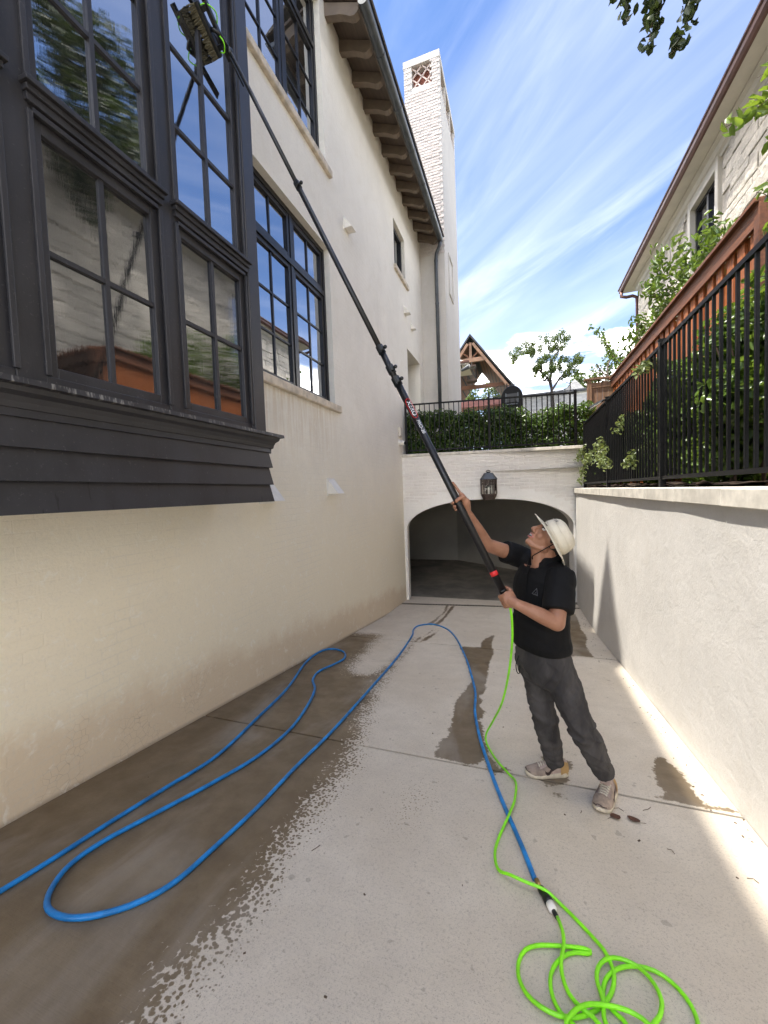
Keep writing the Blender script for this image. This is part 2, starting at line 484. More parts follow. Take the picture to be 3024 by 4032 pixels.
# ------------------------------------------------------------------ mesh helpers
class MB:
    def __init__(self):
        self.v, self.f = [], []

    def add(self, vs, fs):
        o = len(self.v)
        self.v += [tuple(p) for p in vs]
        self.f += [tuple(i + o for i in f) for f in fs]
        return self

    def box(self, x0, x1, y0, y1, z0, z1):
        return self.add([(x0, y0, z0), (x1, y0, z0), (x1, y1, z0), (x0, y1, z0), (x0, y0, z1), (x1, y0, z1), (x1, y1, z1), (x0, y1, z1)],
                        [(0, 3, 2, 1), (4, 5, 6, 7), (0, 1, 5, 4), (1, 2, 6, 5), (2, 3, 7, 6), (3, 0, 4, 7)])

    def obox(self, c, ax, ay, az):
        c, ax, ay, az = V(c), V(ax), V(ay), V(az)
        vs = [c + ax * i + ay * j + az * k for k in (-1, 1) for j in (-1, 1) for i in (-1, 1)]
        return self.add(vs, [(0, 2, 3, 1), (4, 5, 7, 6), (0, 1, 5, 4), (2, 6, 7, 3), (0, 4, 6, 2), (1, 3, 7, 5)])

    def beam(self, p, q, w, h, up=(0, 0, 1)):
        p, q = V(p), V(q)
        d = q - p
        a = d.cross(V(up))
        a = a.normalized() if a.length > 1e-6 else V((1, 0, 0))
        b = a.cross(d).normalized()
        return self.obox((p + q) / 2, d / 2, a * w / 2, b * h / 2)

    def loft(self, rings, cap=True, close=True):
        n = len(rings[0])
        vs = [p for r in rings for p in r]
        fs = []
        for i in range(len(rings) - 1):
            for j in range(n if close else n - 1):
                k = (j + 1) % n
                fs.append((i * n + j, i * n + k, (i + 1) * n + k, (i + 1) * n + j))
        if cap:
            fs.append(tuple(range(n - 1, -1, -1)))
            fs.append(tuple((len(rings) - 1) * n + j for j in range(n)))
        return self.add(vs, fs)

    def tube(self, pts, rad, n=8, cap=True):
        pts = [V(p) for p in pts]
        m = len(pts)
        rad = rad if isinstance(rad, (list, tuple)) else [rad] * m
        ref = None
        rings = []
        for i in range(m):
            t = (pts[min(i + 1, m - 1)] - pts[max(i - 1, 0)])
            t = t.normalized() if t.length > 1e-9 else V((0, 0, 1))
            if ref is None:
                ref = t.orthogonal().normalized()
            ref = (ref - t * ref.dot(t))
            ref = ref.normalized() if ref.length > 1e-6 else t.orthogonal().normalized()
            b = t.cross(ref)
            rings.append([pts[i] + (ref * math.cos(2 * math.pi * k / n) + b * math.sin(2 * math.pi * k / n)) * rad[i] for k in range(n)])
        return self.loft(rings, cap)

    def ball(self, c, ax, ay, az, nu=16, nv=10):
        c, ax, ay, az = V(c), V(ax), V(ay), V(az)
        vs = [c - az]
        for i in range(1, nv):
            th = math.pi * i / nv
            for j in range(nu):
                ph = 2 * math.pi * j / nu
                vs.append(c - az * math.cos(th) + (ax * math.cos(ph) + ay * math.sin(ph)) * math.sin(th))
        vs.append(c + az)
        fs = [(0, 1 + (j + 1) % nu, 1 + j) for j in range(nu)]
        for i in range(nv - 2):
            for j in range(nu):
                a, b = 1 + i * nu + j, 1 + i * nu + (j + 1) % nu
                fs.append((a, b, b + nu, a + nu))
        e = len(vs) - 1
        fs += [(e, 1 + (nv - 2) * nu + j, 1 + (nv - 2) * nu + (j + 1) % nu) for j in range(nu)]
        return self.add(vs, fs)

    def caps(self, p, r0, q, r1, n=12):
        """tapered capsule"""
        p, q = V(p), V(q)
        d = (q - p).normalized()
        pts, rad = [], []
        for a in (80, 55, 28):
            pts.append(p - d * r0 * math.sin(R(a))); rad.append(r0 * math.cos(R(a)))
        pts += [p, q]; rad += [r0, r1]
        for a in (28, 55, 80):
            pts.append(q + d * r1 * math.sin(R(a))); rad.append(r1 * math.cos(R(a)))
        return self.tube(pts, rad, n)

    def mesh(self, name):
        m = bpy.data.meshes.new(name)
        m.from_pydata(self.v, [], self.f)
        m.update()
        return m

    def build(self, name, mat, parent=None, smooth=False, bevel=0.0):
        return place(name, self.mesh(name), mat, parent, smooth=smooth, bevel=bevel)


def place(name, mesh, mat, parent=None, matrix=None, smooth=False, bevel=0.0):
    o = bpy.data.objects.new(name, mesh)
    COL.objects.link(o)
    if mat is not None and not mesh.materials:
        mesh.materials.append(M[mat] if isinstance(mat, str) else mat)
    if matrix is not None:
        o.matrix_basis = matrix
    if parent is not None:
        o.parent = parent
        p, inv = parent, Matrix.Identity(4)
        chain = []
        while p is not None:
            chain.append(p); p = p.parent
        w = Matrix.Identity(4)
        for q in reversed(chain):
            w = w @ q.matrix_parent_inverse @ q.matrix_basis
        o.matrix_parent_inverse = w.inverted()
    if smooth:
        for p in mesh.polygons:
            p.use_smooth = True
    if bevel:
        b = o.modifiers.new('edge', 'BEVEL')
        b.width = bevel; b.segments = 2; b.limit_method = 'ANGLE'; b.angle_limit = R(40)
    return o


def tag(o, label=None, cat=None, group=None, kind=None):
    if label: o['label'] = label
    if cat: o['category'] = cat
    if group: o['group'] = group
    if kind: o['kind'] = kind
    return o


def thing(name, label, cat, loc=(0, 0, 0), group=None):
    o = bpy.data.objects.new(name, None)
    o.empty_display_size = 0.2
    COL.objects.link(o)
    o.location = loc
    return tag(o, label, cat, group)


def catmull(pts, step=0.03):
    pts = [V(p) for p in pts]
    out = []
    for i in range(len(pts) - 1):
        p0, p1, p2, p3 = pts[max(i - 1, 0)], pts[i], pts[i + 1], pts[min(i + 2, len(pts) - 1)]
        n = max(2, int((p2 - p1).length / step))
        for k in range(n):
            t = k / n
            out.append(0.5 * ((2 * p1) + (p2 - p0) * t + (2 * p0 - 5 * p1 + 4 * p2 - p3) * t * t + (3 * p1 - p0 - 3 * p2 + p3) * t ** 3))
    out.append(pts[-1])
    return out


def chamfer_mesh(name, sx, sy, sz, c, jitter=0.0, seed=0):
    """block centred on the origin, its -y face chamfered; back at y=+sy"""
    r = random.Random(seed)
    j = lambda: r.uniform(-jitter, jitter)
    b = [(-sx, sy, -sz), (sx, sy, -sz), (sx, sy, sz), (-sx, sy, sz)]
    m_ = [(-sx + j(), -sy + c, -sz + j()), (sx + j(), -sy + c, -sz + j()), (sx + j(), -sy + c, sz + j()), (-sx + j(), -sy + c, sz + j())]
    f = [(-sx + c + j(), -sy + j(), -sz + c), (sx - c + j(), -sy + j(), -sz + c), (sx - c + j(), -sy + j(), sz - c), (-sx + c + j(), -sy + j(), sz - c)]
    mb = MB()
    mb.loft([b, m_, f])
    return mb.mesh(name)


FLOOR_M = 0.1245


def floor_z(y):
    return -1.5 - FLOOR_M * y if y < 7.2 else -1.5 - FLOOR_M * 7.2 - 0.065 * (y - 7.2)


def foliage(name, mat, parent, clusters, llen, lwid, seed=1, up=0.35, fold=0.25, tone=(0, 1)):
    """many folded, pointed leaves spread through ellipsoidal clumps.
    clusters: (centre, (rx, ry, rz), count)"""
    g = np.random.default_rng(seed)
    cs, ts, ns = [], [], []
    for c, rad, n in clusters:
        d = g.normal(size=(n, 3)); d /= np.linalg.norm(d, axis=1)[:, None]
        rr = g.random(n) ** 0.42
        cs.append(np.array(c) + d * rr[:, None] * np.array(rad))
        nd = d + g.normal(size=(n, 3)) * 0.7 + np.array([0, 0, up])
        ns.append(nd)
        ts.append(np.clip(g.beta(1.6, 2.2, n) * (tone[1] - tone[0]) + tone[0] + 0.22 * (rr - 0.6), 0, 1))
    c = np.concatenate(cs); nrm = np.concatenate(ns); tn = np.concatenate(ts)
    nrm /= np.linalg.norm(nrm, axis=1)[:, None]
    n = len(c)
    t = g.normal(size=(n, 3)); t -= nrm * (t * nrm).sum(1)[:, None]; t /= np.linalg.norm(t, axis=1)[:, None]
    s = np.cross(nrm, t)
    L = (llen * g.uniform(0.65, 1.25, n))[:, None]
    W = (lwid * g.uniform(0.7, 1.2, n))[:, None]
    base = c - t * L * 0.5
    fo = nrm * W * fold
    droop = -nrm * L * 0.10
    P = np.stack([base, base + t * L * 0.30 + s * W * 0.5 + fo, base + t * L * 0.68 + s * W * 0.42 + fo, base + t * L + droop,
                  base + t * L * 0.68 - s * W * 0.42 + fo, base + t * L * 0.30 - s * W * 0.5 + fo], 1).reshape(-1, 3)
    o = np.arange(n)[:, None] * 6
    F = np.concatenate([o + np.array([0, 1, 2, 3]), o + np.array([0, 3, 4, 5])], 1).reshape(-1, 4)
    m = bpy.data.meshes.new(name)
    m.vertices.add(len(P)); m.vertices.foreach_set('co', P.ravel())
    m.loops.add(F.size); m.loops.foreach_set('vertex_index', F.ravel().astype(np.int32))
    m.polygons.add(len(F)); m.polygons.foreach_set('loop_start', (np.arange(len(F)) * 4).astype(np.int32))
    m.update(calc_edges=True)
    at = m.attributes.new('tone', 'FLOAT', 'POINT')
    at.data.foreach_set('value', np.repeat(tn, 6).astype(np.float32))
    return place(name, m, mat, parent)


def limb(mb, pts, r0, r1, n=7):
    ps = catmull(pts, 0.12)
    k = len(ps)
    return mb.tube(ps, [r0 + (r1 - r0) * (i / (k - 1)) for i in range(k)], n)
WET_A=[(-3.2,0.2),(-3.2,2.617),(-3.0,5.655),(-2.318,5.846),(-2.096,5.794),(-2.084,5.565),(-1.964,4.787),(-1.947,4.275),(-1.814,4.014),(-1.656,4.029),(-1.522,4.427),(-1.496,5.102),(-1.589,5.840),(-1.522,5.585),(-1.424,4.031),(-1.302,3.264),(-1.211,2.880),(-1.152,2.656),(-1.094,2.245),(-1.101,1.997),(-1.071,1.713),(-1.107,1.522),(-1.073,1.352),(-1.042,1.200),(-1.050,1.082),(-1.100,0.974),(-1.095,0.871),(-1.076,0.794),(-1.113,0.557),(-2.162,0.195)]
WET_B=[[(-0.852,5.531),(-0.730,5.104),(-0.605,4.568),(-0.528,4.214),(-0.562,3.927),(-0.604,3.668),(-0.602,3.494),(-0.581,3.266),(-0.565,2.954),(-0.603,2.823),(-0.595,2.716),(-0.602,2.624),(-0.396,2.589),(-0.313,2.601),(-0.295,2.660),(-0.292,2.758),(-0.260,2.672),(-0.221,2.551),(-0.164,2.539),(-0.180,2.631),(-0.207,2.690),(-0.246,2.800),(-0.291,2.961),(-0.336,3.228),(-0.364,3.288),(-0.340,3.351),(-0.327,3.470),(-0.386,3.591),(-0.372,3.705),(-0.409,3.831),(-0.371,3.893),(-0.378,4.181),(-0.387,4.545),(-0.398,4.821),(-0.380,5.363),(-0.394,5.594),(-0.441,5.730),(-0.422,6.467),(-0.551,6.138),(-0.583,5.894),(-0.567,5.582)],
[(-1.596,8.568),(-1.522,7.852),(-1.581,7.244),(-1.634,6.795),(-1.541,6.748),(-1.518,7.453),(-1.488,7.865),(-1.520,8.474)],
[(-1.463,8.434),(-1.452,7.477),(-1.512,6.839),(-1.420,6.713),(-1.382,8.119),(-1.398,8.518)],
[(-1.420,6.636),(-1.449,6.264),(-1.462,5.995),(-1.540,5.781),(-1.523,5.501),(-1.507,5.245),(-1.445,4.640),(-1.434,4.308),(-1.405,4.284),(-1.468,4.797),(-1.509,5.451),(-1.475,5.927),(-1.407,6.279)],
[(-1.334,6.446),(-1.380,6.088),(-1.435,5.880),(-1.435,5.588),(-1.357,5.729),(-1.326,6.108)],
[(0.62,8.30),(0.80,8.37),(0.966,8.399),(0.922,7.351),(0.926,6.721),(0.836,6.160),(0.837,5.590),(0.44,5.57),(0.55,5.95),(0.47,6.35),(0.60,6.9),(0.55,7.5)],
[(0.834,3.098),(0.891,3.141),(0.936,3.023),(0.951,2.869),(0.940,2.757),(0.964,2.635),(1.060,2.638),(1.104,2.594),(0.705,2.608),(0.774,2.682),(0.757,2.764),(0.790,2.972)],
[(0.087,2.880),(0.285,2.876),(0.291,2.774),(0.234,2.700),(0.247,2.612),(0.190,2.553),(0.115,2.517),(0.070,2.580),(0.106,2.766)],
[(-0.193,2.616),(-0.130,2.632),(-0.061,2.597),(-0.190,2.562)],
[(0.137,2.455),(0.183,2.467),(0.219,2.435),(0.179,2.426)]]
SPLASH=[(-0.641,2.275),(-0.526,2.330),(-0.511,2.096),(-0.596,1.922),(-0.668,1.897),(-0.709,2.134)]
BLUE=[(-1.55,-4.0),(-1.75,-2.2),(-1.98,-0.8),(-2.10,0.2),(-2.108,0.65),(-2.102,0.910),(-2.096,0.968),(-2.075,1.164),(-2.060,1.418),(-2.031,1.735),(-2.001,2.120),(-2.109,2.722),(-2.234,3.333),(-2.458,4.020),(-2.598,4.404),(-2.598,4.674),(-2.443,4.778),(-2.257,4.703),(-2.125,4.447),(-2.141,4.170),(-2.184,3.909),(-2.121,3.649),(-1.975,3.425),(-1.857,3.111),(-1.742,2.636),(-1.732,2.214),(-1.804,1.861),(-1.901,1.528),(-1.965,1.301),(-1.966,1.155),(-1.909,1.049),(-1.840,0.991),(-1.764,0.975),(-1.680,0.989),(-1.593,1.035),(-1.504,1.122),(-1.443,1.247),(-1.423,1.474),(-1.409,1.778),(-1.419,2.178),(-1.416,2.710),(-1.455,3.610),(-1.516,4.748),(-1.635,5.865),(-1.721,6.269),(-1.712,6.610),(-1.509,6.803),(-1.214,6.525),(-0.970,5.952),(-0.710,5.037),(-0.554,4.359),(-0.453,3.838),(-0.411,3.416),(-0.336,3.012),(-0.258,2.700),(-0.164,2.364),(-0.092,2.141),(-0.022,1.931),(0.025,1.770)]
GREEN1=[(-0.268,2.891),(-0.191,2.694),(-0.109,2.555),(-0.062,2.443),(-0.065,2.285),(-0.089,2.155),(-0.137,1.970),(-0.148,1.859),(-0.127,1.769),(-0.073,1.727),(-0.007,1.713),(0.064,1.702),(0.125,1.679),(0.178,1.625),(0.226,1.567),(0.253,1.530),(0.267,1.485),(0.269,1.445),(0.253,1.395),(0.221,1.348),(0.174,1.303),(0.124,1.273),(0.077,1.261),(0.030,1.267),(-0.012,1.291),(-0.038,1.339),(-0.038,1.393),(-0.017,1.441),(0.025,1.470),(0.081,1.487),(0.143,1.503),(0.184,1.513),(0.207,1.513),(0.196,1.502),(0.155,1.491),(0.112,1.460),(0.075,1.405),(0.062,1.354),(0.068,1.307),(0.089,1.273),(0.117,1.258),(0.152,1.231),(0.206,1.230),(0.260,1.263),(0.274,1.304),(0.258,1.321),(0.232,1.346),(0.222,1.372),(0.241,1.429),(0.280,1.472),(0.329,1.499),(0.381,1.510),(0.426,1.503),(0.464,1.474),(0.484,1.433),(0.485,1.389),(0.471,1.336)]
GREEN2=[(0.104,1.604),(0.117,1.554),(0.117,1.498),(0.103,1.435),(0.102,1.381),(0.118,1.330),(0.150,1.300),(0.182,1.285),(0.206,1.260),(0.218,1.269),(0.212,1.295),(0.218,1.347),(0.210,1.405),(0.220,1.448),(0.245,1.484),(0.280,1.505),(0.325,1.508),(0.364,1.491),(0.389,1.454),(0.396,1.408),(0.376,1.356),(0.340,1.311)]
GREEN3=[(0.118,1.267),(0.163,1.307),(0.217,1.326),(0.269,1.333),(0.307,1.329),(0.340,1.311)]
CONN=[(0.036,1.754),(0.044,1.730),(0.081,1.659),(0.090,1.634),(0.105,1.601)]
LEAVES=[(0.450,2.342),(0.536,2.350),(0.498,2.308),(0.503,2.411),(0.606,2.455),(0.276,2.316)]


# ================================================================== SETTING
XL, XR = -2.57, 1.11           # faces of the house wall and of the retaining wall

# ---- ground sheet with the sunken drive left open
g = MB()
def sheet(x0, x1, y0, y1, z):
    g.add([(x0, y0, z), (x1, y0, z), (x1, y1, z), (x0, y1, z)], [(0, 1, 2, 3)])
sheet(1.22, 600, -600, 9.62, -0.06)
sheet(-600, XL - 0.02, -600, 9.62, -0.06)
sheet(XL - 0.02, 1.22, -600, -11.5, -0.06)
sheet(-600, 1.22, 9.62, 700, 0.80)
sheet(1.22, 600, 9.62, 700, 0.80)
g.add([(1.22, 9.62, -0.06), (600, 9.62, -0.06), (600, 9.62, 0.8), (1.22, 9.62, 0.8)], [(0, 1, 2, 3)])
tag(g.build('ground', 'lawn'), 'grass yards around the sunken drive', 'ground', kind='structure')

bed = MB()
nx, ny = 8, 60
vs_, fs_ = [], []
for i in range(ny + 1):
    for j in range(nx + 1):
        x, y = 1.30 + 0.85 * j / nx, -0.5 + 9.9 * i / ny
        vs_.append((x, y, -0.035 + 0.05 * noise.noise((x * 4, y * 4, 0)) + 0.02))
for i in range(ny):
    for j in range(nx):
        a = i * (nx + 1) + j
        fs_.append((a, a + 1, a + nx + 2, a + nx + 1))
bed.add(vs_, fs_)
tag(bed.build('planting_bed', 'soil', smooth=True), 'dark mulch bed behind the iron fence', 'planting bed', kind='structure')

# ---- driveway: a dark joint bed with separate concrete slabs on it
dw = MB()
ys = [-11.5, 7.2, 9.25]
for a, b in zip(ys[:-1], ys[1:]):
    dw.add([(XL - 0.02, a, floor_z(a) - 0.02), (XR + 0.02, a, floor_z(a) - 0.02), (XR + 0.02, b, floor_z(b) - 0.02), (XL - 0.02, b, floor_z(b) - 0.02)], [(0, 1, 2, 3)])
driveway = tag(dw.build('driveway', 'joint'), 'sloping concrete driveway between the two walls', 'driveway', kind='structure')


def sdf_poly(px, py, poly):
    """signed distance, positive inside"""
    poly = np.array(poly)
    d2 = np.full(px.shape, 1e9)
    ins = np.zeros(px.shape, bool)
    n = len(poly)
    for i in range(n):
        ax, ay = poly[i]; bx, by = poly[(i + 1) % n]
        ex, ey = bx - ax, by - ay
        wx, wy = px - ax, py - ay
        t = np.clip((wx * ex + wy * ey) / (ex * ex + ey * ey + 1e-12), 0, 1)
        d2 = np.minimum(d2, (wx - ex * t) ** 2 + (wy - ey * t) ** 2)
        cond = ((ay > py) != (by > py))
        with np.errstate(divide='ignore', invalid='ignore'):
            xi = ax + (py - ay) * ex / (ey if abs(ey) > 1e-12 else 1e-12)
        ins ^= cond & (px < xi)
    return np.where(ins, 1, -1) * np.sqrt(d2)


def drain_y(x):
    return 8.43 + (x - XL) * (8.93 - 8.43) / (XR - XL)


def slab(y0f, y1f, res=0.035, x0=XL + 0.006, x1=XR - 0.006):
    nx = max(2, int((x1 - x0) / res)); ny = max(2, int((y1f(0) - y0f(0)) / res))
    u, w = np.meshgrid(np.linspace(0, 1, nx + 1), np.linspace(0, 1, ny + 1))
    X = x0 + (x1 - x0) * u
    Y0 = np.vectorize(y0f)(X); Y1 = np.vectorize(y1f)(X)
    Y = Y0 + (Y1 - Y0) * w
    Z = np.vectorize(floor_z)(Y)
    wetA = np.maximum(sdf_poly(X, Y, WET_A), -0.6)
    wetB = np.full(X.shape, -0.6)
    for p in WET_B:
        wetB = np.maximum(wetB, sdf_poly(X, Y, p))
    drops = np.maximum(sdf_poly(X, Y, SPLASH), -0.6)
    N = X.size
    co = np.stack([X.ravel(), Y.ravel(), Z.ravel()], 1)
    idx = np.arange(N).reshape(ny + 1, nx + 1)
    faces = np.stack([idx[:-1, :-1], idx[:-1, 1:], idx[1:, 1:], idx[1:, :-1]], -1).reshape(-1, 4).tolist()
    # rim going down into the joint
    rim = list(idx[0, :]) + list(idx[1:, -1]) + list(idx[-1, -2::-1]) + list(idx[-2:0:-1, 0])
    low = co[rim] - np.array([0, 0, 0.022])
    cen = co.mean(0)
    verts = co.tolist() + low.tolist()
    k = len(rim)
    for i in range(k):
        a, b = int(rim[i]), int(rim[(i + 1) % k])
        faces.append((b, a, N + i, N + (i + 1) % k))
    m = bpy.data.meshes.new('slab')
    m.from_pydata(verts, [], faces)
    for nm, arr in (('wet_main', wetA), ('wet_run', wetB), ('wet_drops', drops)):
        at = m.attributes.new(nm, 'FLOAT', 'POINT')
        vals = np.concatenate([arr.ravel(), arr.ravel()[rim]]).astype(np.float32)
        at.data.foreach_set('value', vals)
    return place('slab', m, 'concrete', driveway)


G = 0.010
slab(lambda x: -6.3, lambda x: -3.32, 0.12)
slab(lambda x: -3.30, lambda x: -0.36, 0.08)
slab(lambda x: -0.345, lambda x: 2.60 - 0.009 * (x + 2.57) - G)
slab(lambda x: 2.60 - 0.009 * (x + 2.57) + G, lambda x: 5.56 - G)
slab(lambda x: 5.56 + G, lambda x: drain_y(x) - 0.055)
slab(lambda x: drain_y(x) + 0.055, lambda x: 9.30 + 0.163 * (x - XL) * 0 + 0.25, 0.06, XL - 0.0, XR + 0.15)
top = MB()
top.add([(XL, -11.5, floor_z(-11.5)), (XR, -11.5, floor_z(-11.5)), (XR, -6.32, floor_z(-6.32)), (XL, -6.32, floor_z(-6.32))], [(0, 1, 2, 3)])
top.build('slab', 'concrete', driveway)

# ---- trench drain in front of the garage
dr = thing('trench_drain', 'narrow black slotted trench drain crossing the concrete before the garage arch', 'drain', (-0.7, 8.6, floor_z(8.6)))
for s, w in ((-0.045, 0.012), (0.045, 0.012), (0.0, 0.014)):
    b = MB()
    b.add([(XL, drain_y(XL) + s - w / 2, floor_z(8.43) + 0.002), (XR, drain_y(XR) + s - w / 2, floor_z(8.93) + 0.002), (XR, drain_y(XR) + s + w / 2, floor_z(8.93) + 0.002), (XL, drain_y(XL) + s + w / 2, floor_z(8.43) + 0.002)], [(0, 1, 2, 3)])
    b.add([(p[0], p[1], p[2] - 0.02) for p in b.v[:4]], [(3, 2, 1, 0)])
    b.build('rail', 'iron_black', dr)
for i in range(60):
    x = XL + (i + 0.5) * (XR - XL) / 60
    y = drain_y(x)
    MB().box(x - 0.010, x + 0.010, y - 0.04, y + 0.04, floor_z(y) - 0.016, floor_z(y) - 0.003).build('grate_bar', 'iron_black', dr)

# ================================================================== LEFT HOUSE
house = thing('plaster_house', 'tall cream plastered brick house with charcoal bay, black windows and chimney along the drive', 'house', (-4.5, 4, -0.06))


def wall_x(x, y0, y1, z0, z1, openings, depth):
    """wall facing +x with real openings and reveals"""
    yy = sorted({y0, y1, *[o[0] for o in openings], *[o[1] for o in openings]})
    zz = sorted({z0, z1, *[o[2] for o in openings], *[o[3] for o in openings]})
    mb = MB()
    for a, b in zip(yy[:-1], yy[1:]):
        for c, d in zip(zz[:-1], zz[1:]):
            ym, zm = (a + b) / 2, (c + d) / 2
            if any(o[0] < ym < o[1] and o[2] < zm < o[3] for o in openings):
                continue
            mb.add([(x, a, c), (x, b, c), (x, b, d), (x, a, d)], [(0, 1, 2, 3)])
    for o in openings:
        a, b, c, d = o[:4]
        q = x - (o[4] if len(o) > 4 else depth)
        if x - q < 0.02: continue
        mb.add([(x, a, c), (q, a, c), (q, a, d), (x, a, d)], [(3, 2, 1, 0)])
        mb.add([(x, b, c), (q, b, c), (q, b, d), (x, b, d)], [(0, 1, 2, 3)])
        mb.add([(x, a, c), (q, a, c), (q, b, c), (x, b, c)], [(0, 1, 2, 3)])
        mb.add([(x, a, d), (q, a, d), (q, b, d), (x, b, d)], [(3, 2, 1, 0)])
    return mb


OPEN = [(9.15, 11.40, -3.1, 0.80, 0.01), (3.65, 5.43, 1.32, 3.57), (3.65, 5.43, 4.73, 7.00), (8.80, 9.70, 5.08, 6.12), (9.65, 10.95, 0.80, 3.53, 0.55)]
w = wall_x(XL, -2.6, 11.40, -3.1, 8.08, OPEN, 0.16)
# steep gable above the stacked windows
w.add([(XL, 3.10, 8.08), (XL, 5.00, 8.08), (XL, 4.05, 9.61)], [(0, 1, 2)])
w.add([(XL, -2.6, 8.08), (XL - 0.3, -2.6, 8.08), (XL - 0.3, 11.4, 8.08), (XL, 11.4, 8.08)], [(3, 2, 1, 0)])
w.build('wall', 'house_plaster', house)
core = MB()
core.box(-9.0, -2.74, -2.58, 9.15, -3.1, 8.07)
core.box(-9.0, -2.74, 9.15, 9.60, 0.81, 8.07)
core.box(-9.0, XL - 0.001, -2.6, -2.58, -3.1, 8.07)
core.box(-9.0, -3.14, 9.60, 11.0, 0.81, 8.07)
core.box(-9.0, -2.74, 11.0, 11.34, 0.81, 8.07)
core.build('inner_wall', 'garage_plaster', house)
# pitched roof of the near block, with the dormer roof running back
rf = MB()
rf.add([(XL + 0.03, -2.7, 8.09), (XL + 0.03, 5.5, 8.09), (-6.0, 5.5, 10.6), (-6.0, -2.7, 10.6)], [(0, 1, 2, 3)])
rf.add([(XL + 0.02, 3.05, 8.07), (XL + 0.02, 4.05, 9.63), (-5.2, 4.05, 9.63), (-5.2, 3.05, 8.07)], [(0, 1, 2, 3)])
rf.add([(XL + 0.02, 5.06, 8.07), (XL + 0.02, 4.05, 9.63), (-5.2, 4.05, 9.63), (-5.2, 5.06, 8.07)], [(3, 2, 1, 0)])
rf.add([(-6, -2.7, 10.6), (-6, 12, 10.6), (-9.4, 12, 7.9), (-9.4, -2.7, 7.9)], [(0, 1, 2, 3)])
roof = rf.build('roof', 'roof_slate', house)

# ---- stone sills
for (a, b, z0, z1) in ((3.55, 5.555, 1.225, 1.325), (3.55, 5.555, 4.635, 4.735), (8.74, 9.86, 4.985, 5.085)):
    MB().box(XL - 0.12, XL + 0.055, a, b, z0, z1).build('window_sill', 'sill_stone', house, bevel=0.012)


def window_x(parent, xg, y0, y1, z0, z1, fw, cols, rows, mat, gmat, fx=0.05, bar=0.022, name='window', seed=0):
    """sash in a plane of constant x: ring frame, muntin bars and one pane per light"""
    r = random.Random(seed)
    mb = MB()
    mb.box(xg - 0.02, xg + fx, y0, y0 + fw, z0, z1)
    mb.box(xg - 0.02, xg + fx, y1 - fw, y1, z0, z1)
    mb.box(xg - 0.02, xg + fx - 0.001, y0 + fw, y1 - fw, z0, z0 + fw)
    mb.box(xg - 0.02, xg + fx - 0.001, y0 + fw, y1 - fw, z1 - fw, z1)
    wdw = mb.build(name, mat, parent, bevel=0.004)
    a, b, c, d = y0 + fw, y1 - fw, z0 + fw, z1 - fw
    ys_ = [a] + [a + (b - a) * t for t in cols] + [b]
    zs_ = [c] + [c + (d - c) * t for t in rows] + [d]
    for y in ys_[1:-1]:
        MB().box(xg - 0.012, xg + 0.016, y - bar / 2, y + bar / 2, c, d).build('muntin', mat, wdw)
    for z in zs_[1:-1]:
        MB().box(xg - 0.010, xg + 0.014, a, b, z - bar / 2, z + bar / 2).build('muntin', mat, wdw)
    for i in range(len(ys_) - 1):
        for j in range(len(zs_) - 1):
            t1, t2 = r.uniform(-0.0022, 0.0022), r.uniform(-0.0022, 0.0022)
            p0, p1, q0, q1 = ys_[i] - 0.004, ys_[i + 1] + 0.004, zs_[j] - 0.004, zs_[j + 1] + 0.004
            MB().add([(xg - t1 - t2, p0, q0), (xg + t1 - t2, p1, q0), (xg + t1 + t2, p1, q1), (xg - t1 + t2, p0, q1)], [(0, 1, 2, 3)]).build('pane', gmat, wdw)
    return wdw


# ---- large black windows in the wall
XG = -2.70
def big_window(z0, z1, ztr, rows_up, rows_lo, seed):
    mb = MB()
    y0, y1, ym = 3.65, 5.43, 4.54
    mb.box(XG - 0.03, XL - 0.085, y0, y0 + 0.05, z0, z1)
    mb.box(XG - 0.03, XL - 0.085, y1 - 0.05, y1, z0, z1)
    mb.box(XG - 0.03, XL - 0.087, y0 + 0.05, y1 - 0.05, z1 - 0.06, z1)
    mb.box(XG - 0.03, XL - 0.087, y0 + 0.05, y1 - 0.05, z0, z0 + 0.05)
    mb.box(XG - 0.03, XL - 0.089, ym - 0.03, ym + 0.03, z0 + 0.05, z1 - 0.06)
    mb.box(XG - 0.03, XL - 0.080, y0 + 0.05, y1 - 0.05, ztr - 0.035, ztr + 0.035)
    mb.build('window_frame', 'window_black', house, bevel=0.004)
    for i, (a, b) in enumerate(((y0 + 0.05, ym - 0.03), (ym + 0.03, y1 - 0.05))):
        window_x(house, XG, a, b, z0 + 0.05, ztr - 0.035, 0.055, [0.5], rows_lo, 'window_black', 'glass', 0.03, seed=seed + i)
        window_x(house, XG, a, b, ztr + 0.035, z1 - 0.06, 0.055, [0.5], rows_up, 'window_black', 'glass', 0.03, seed=seed + 5 + i)
big_window(1.32, 3.57, 2.93, [], [1 / 3, 2 / 3], 10)
big_window(4.73, 7.00, 6.36, [], [1 / 3, 2 / 3], 30)
window_x(house, XG, 8.80, 9.70, 5.08, 6.12, 0.07, [0.5], [], 'window_black', 'glass', 0.05, seed=60)
d_ = MB(); d_.box(-3.13, -3.08, 9.66, 10.94, 0.80, 3.25)
d_.build('side_door', 'cream_paint', house)
d_ = MB(); d_.box(-3.12, -2.98, 9.66, 10.94, 3.26, 3.52)
d_.build('roller_box', 'window_black', house)

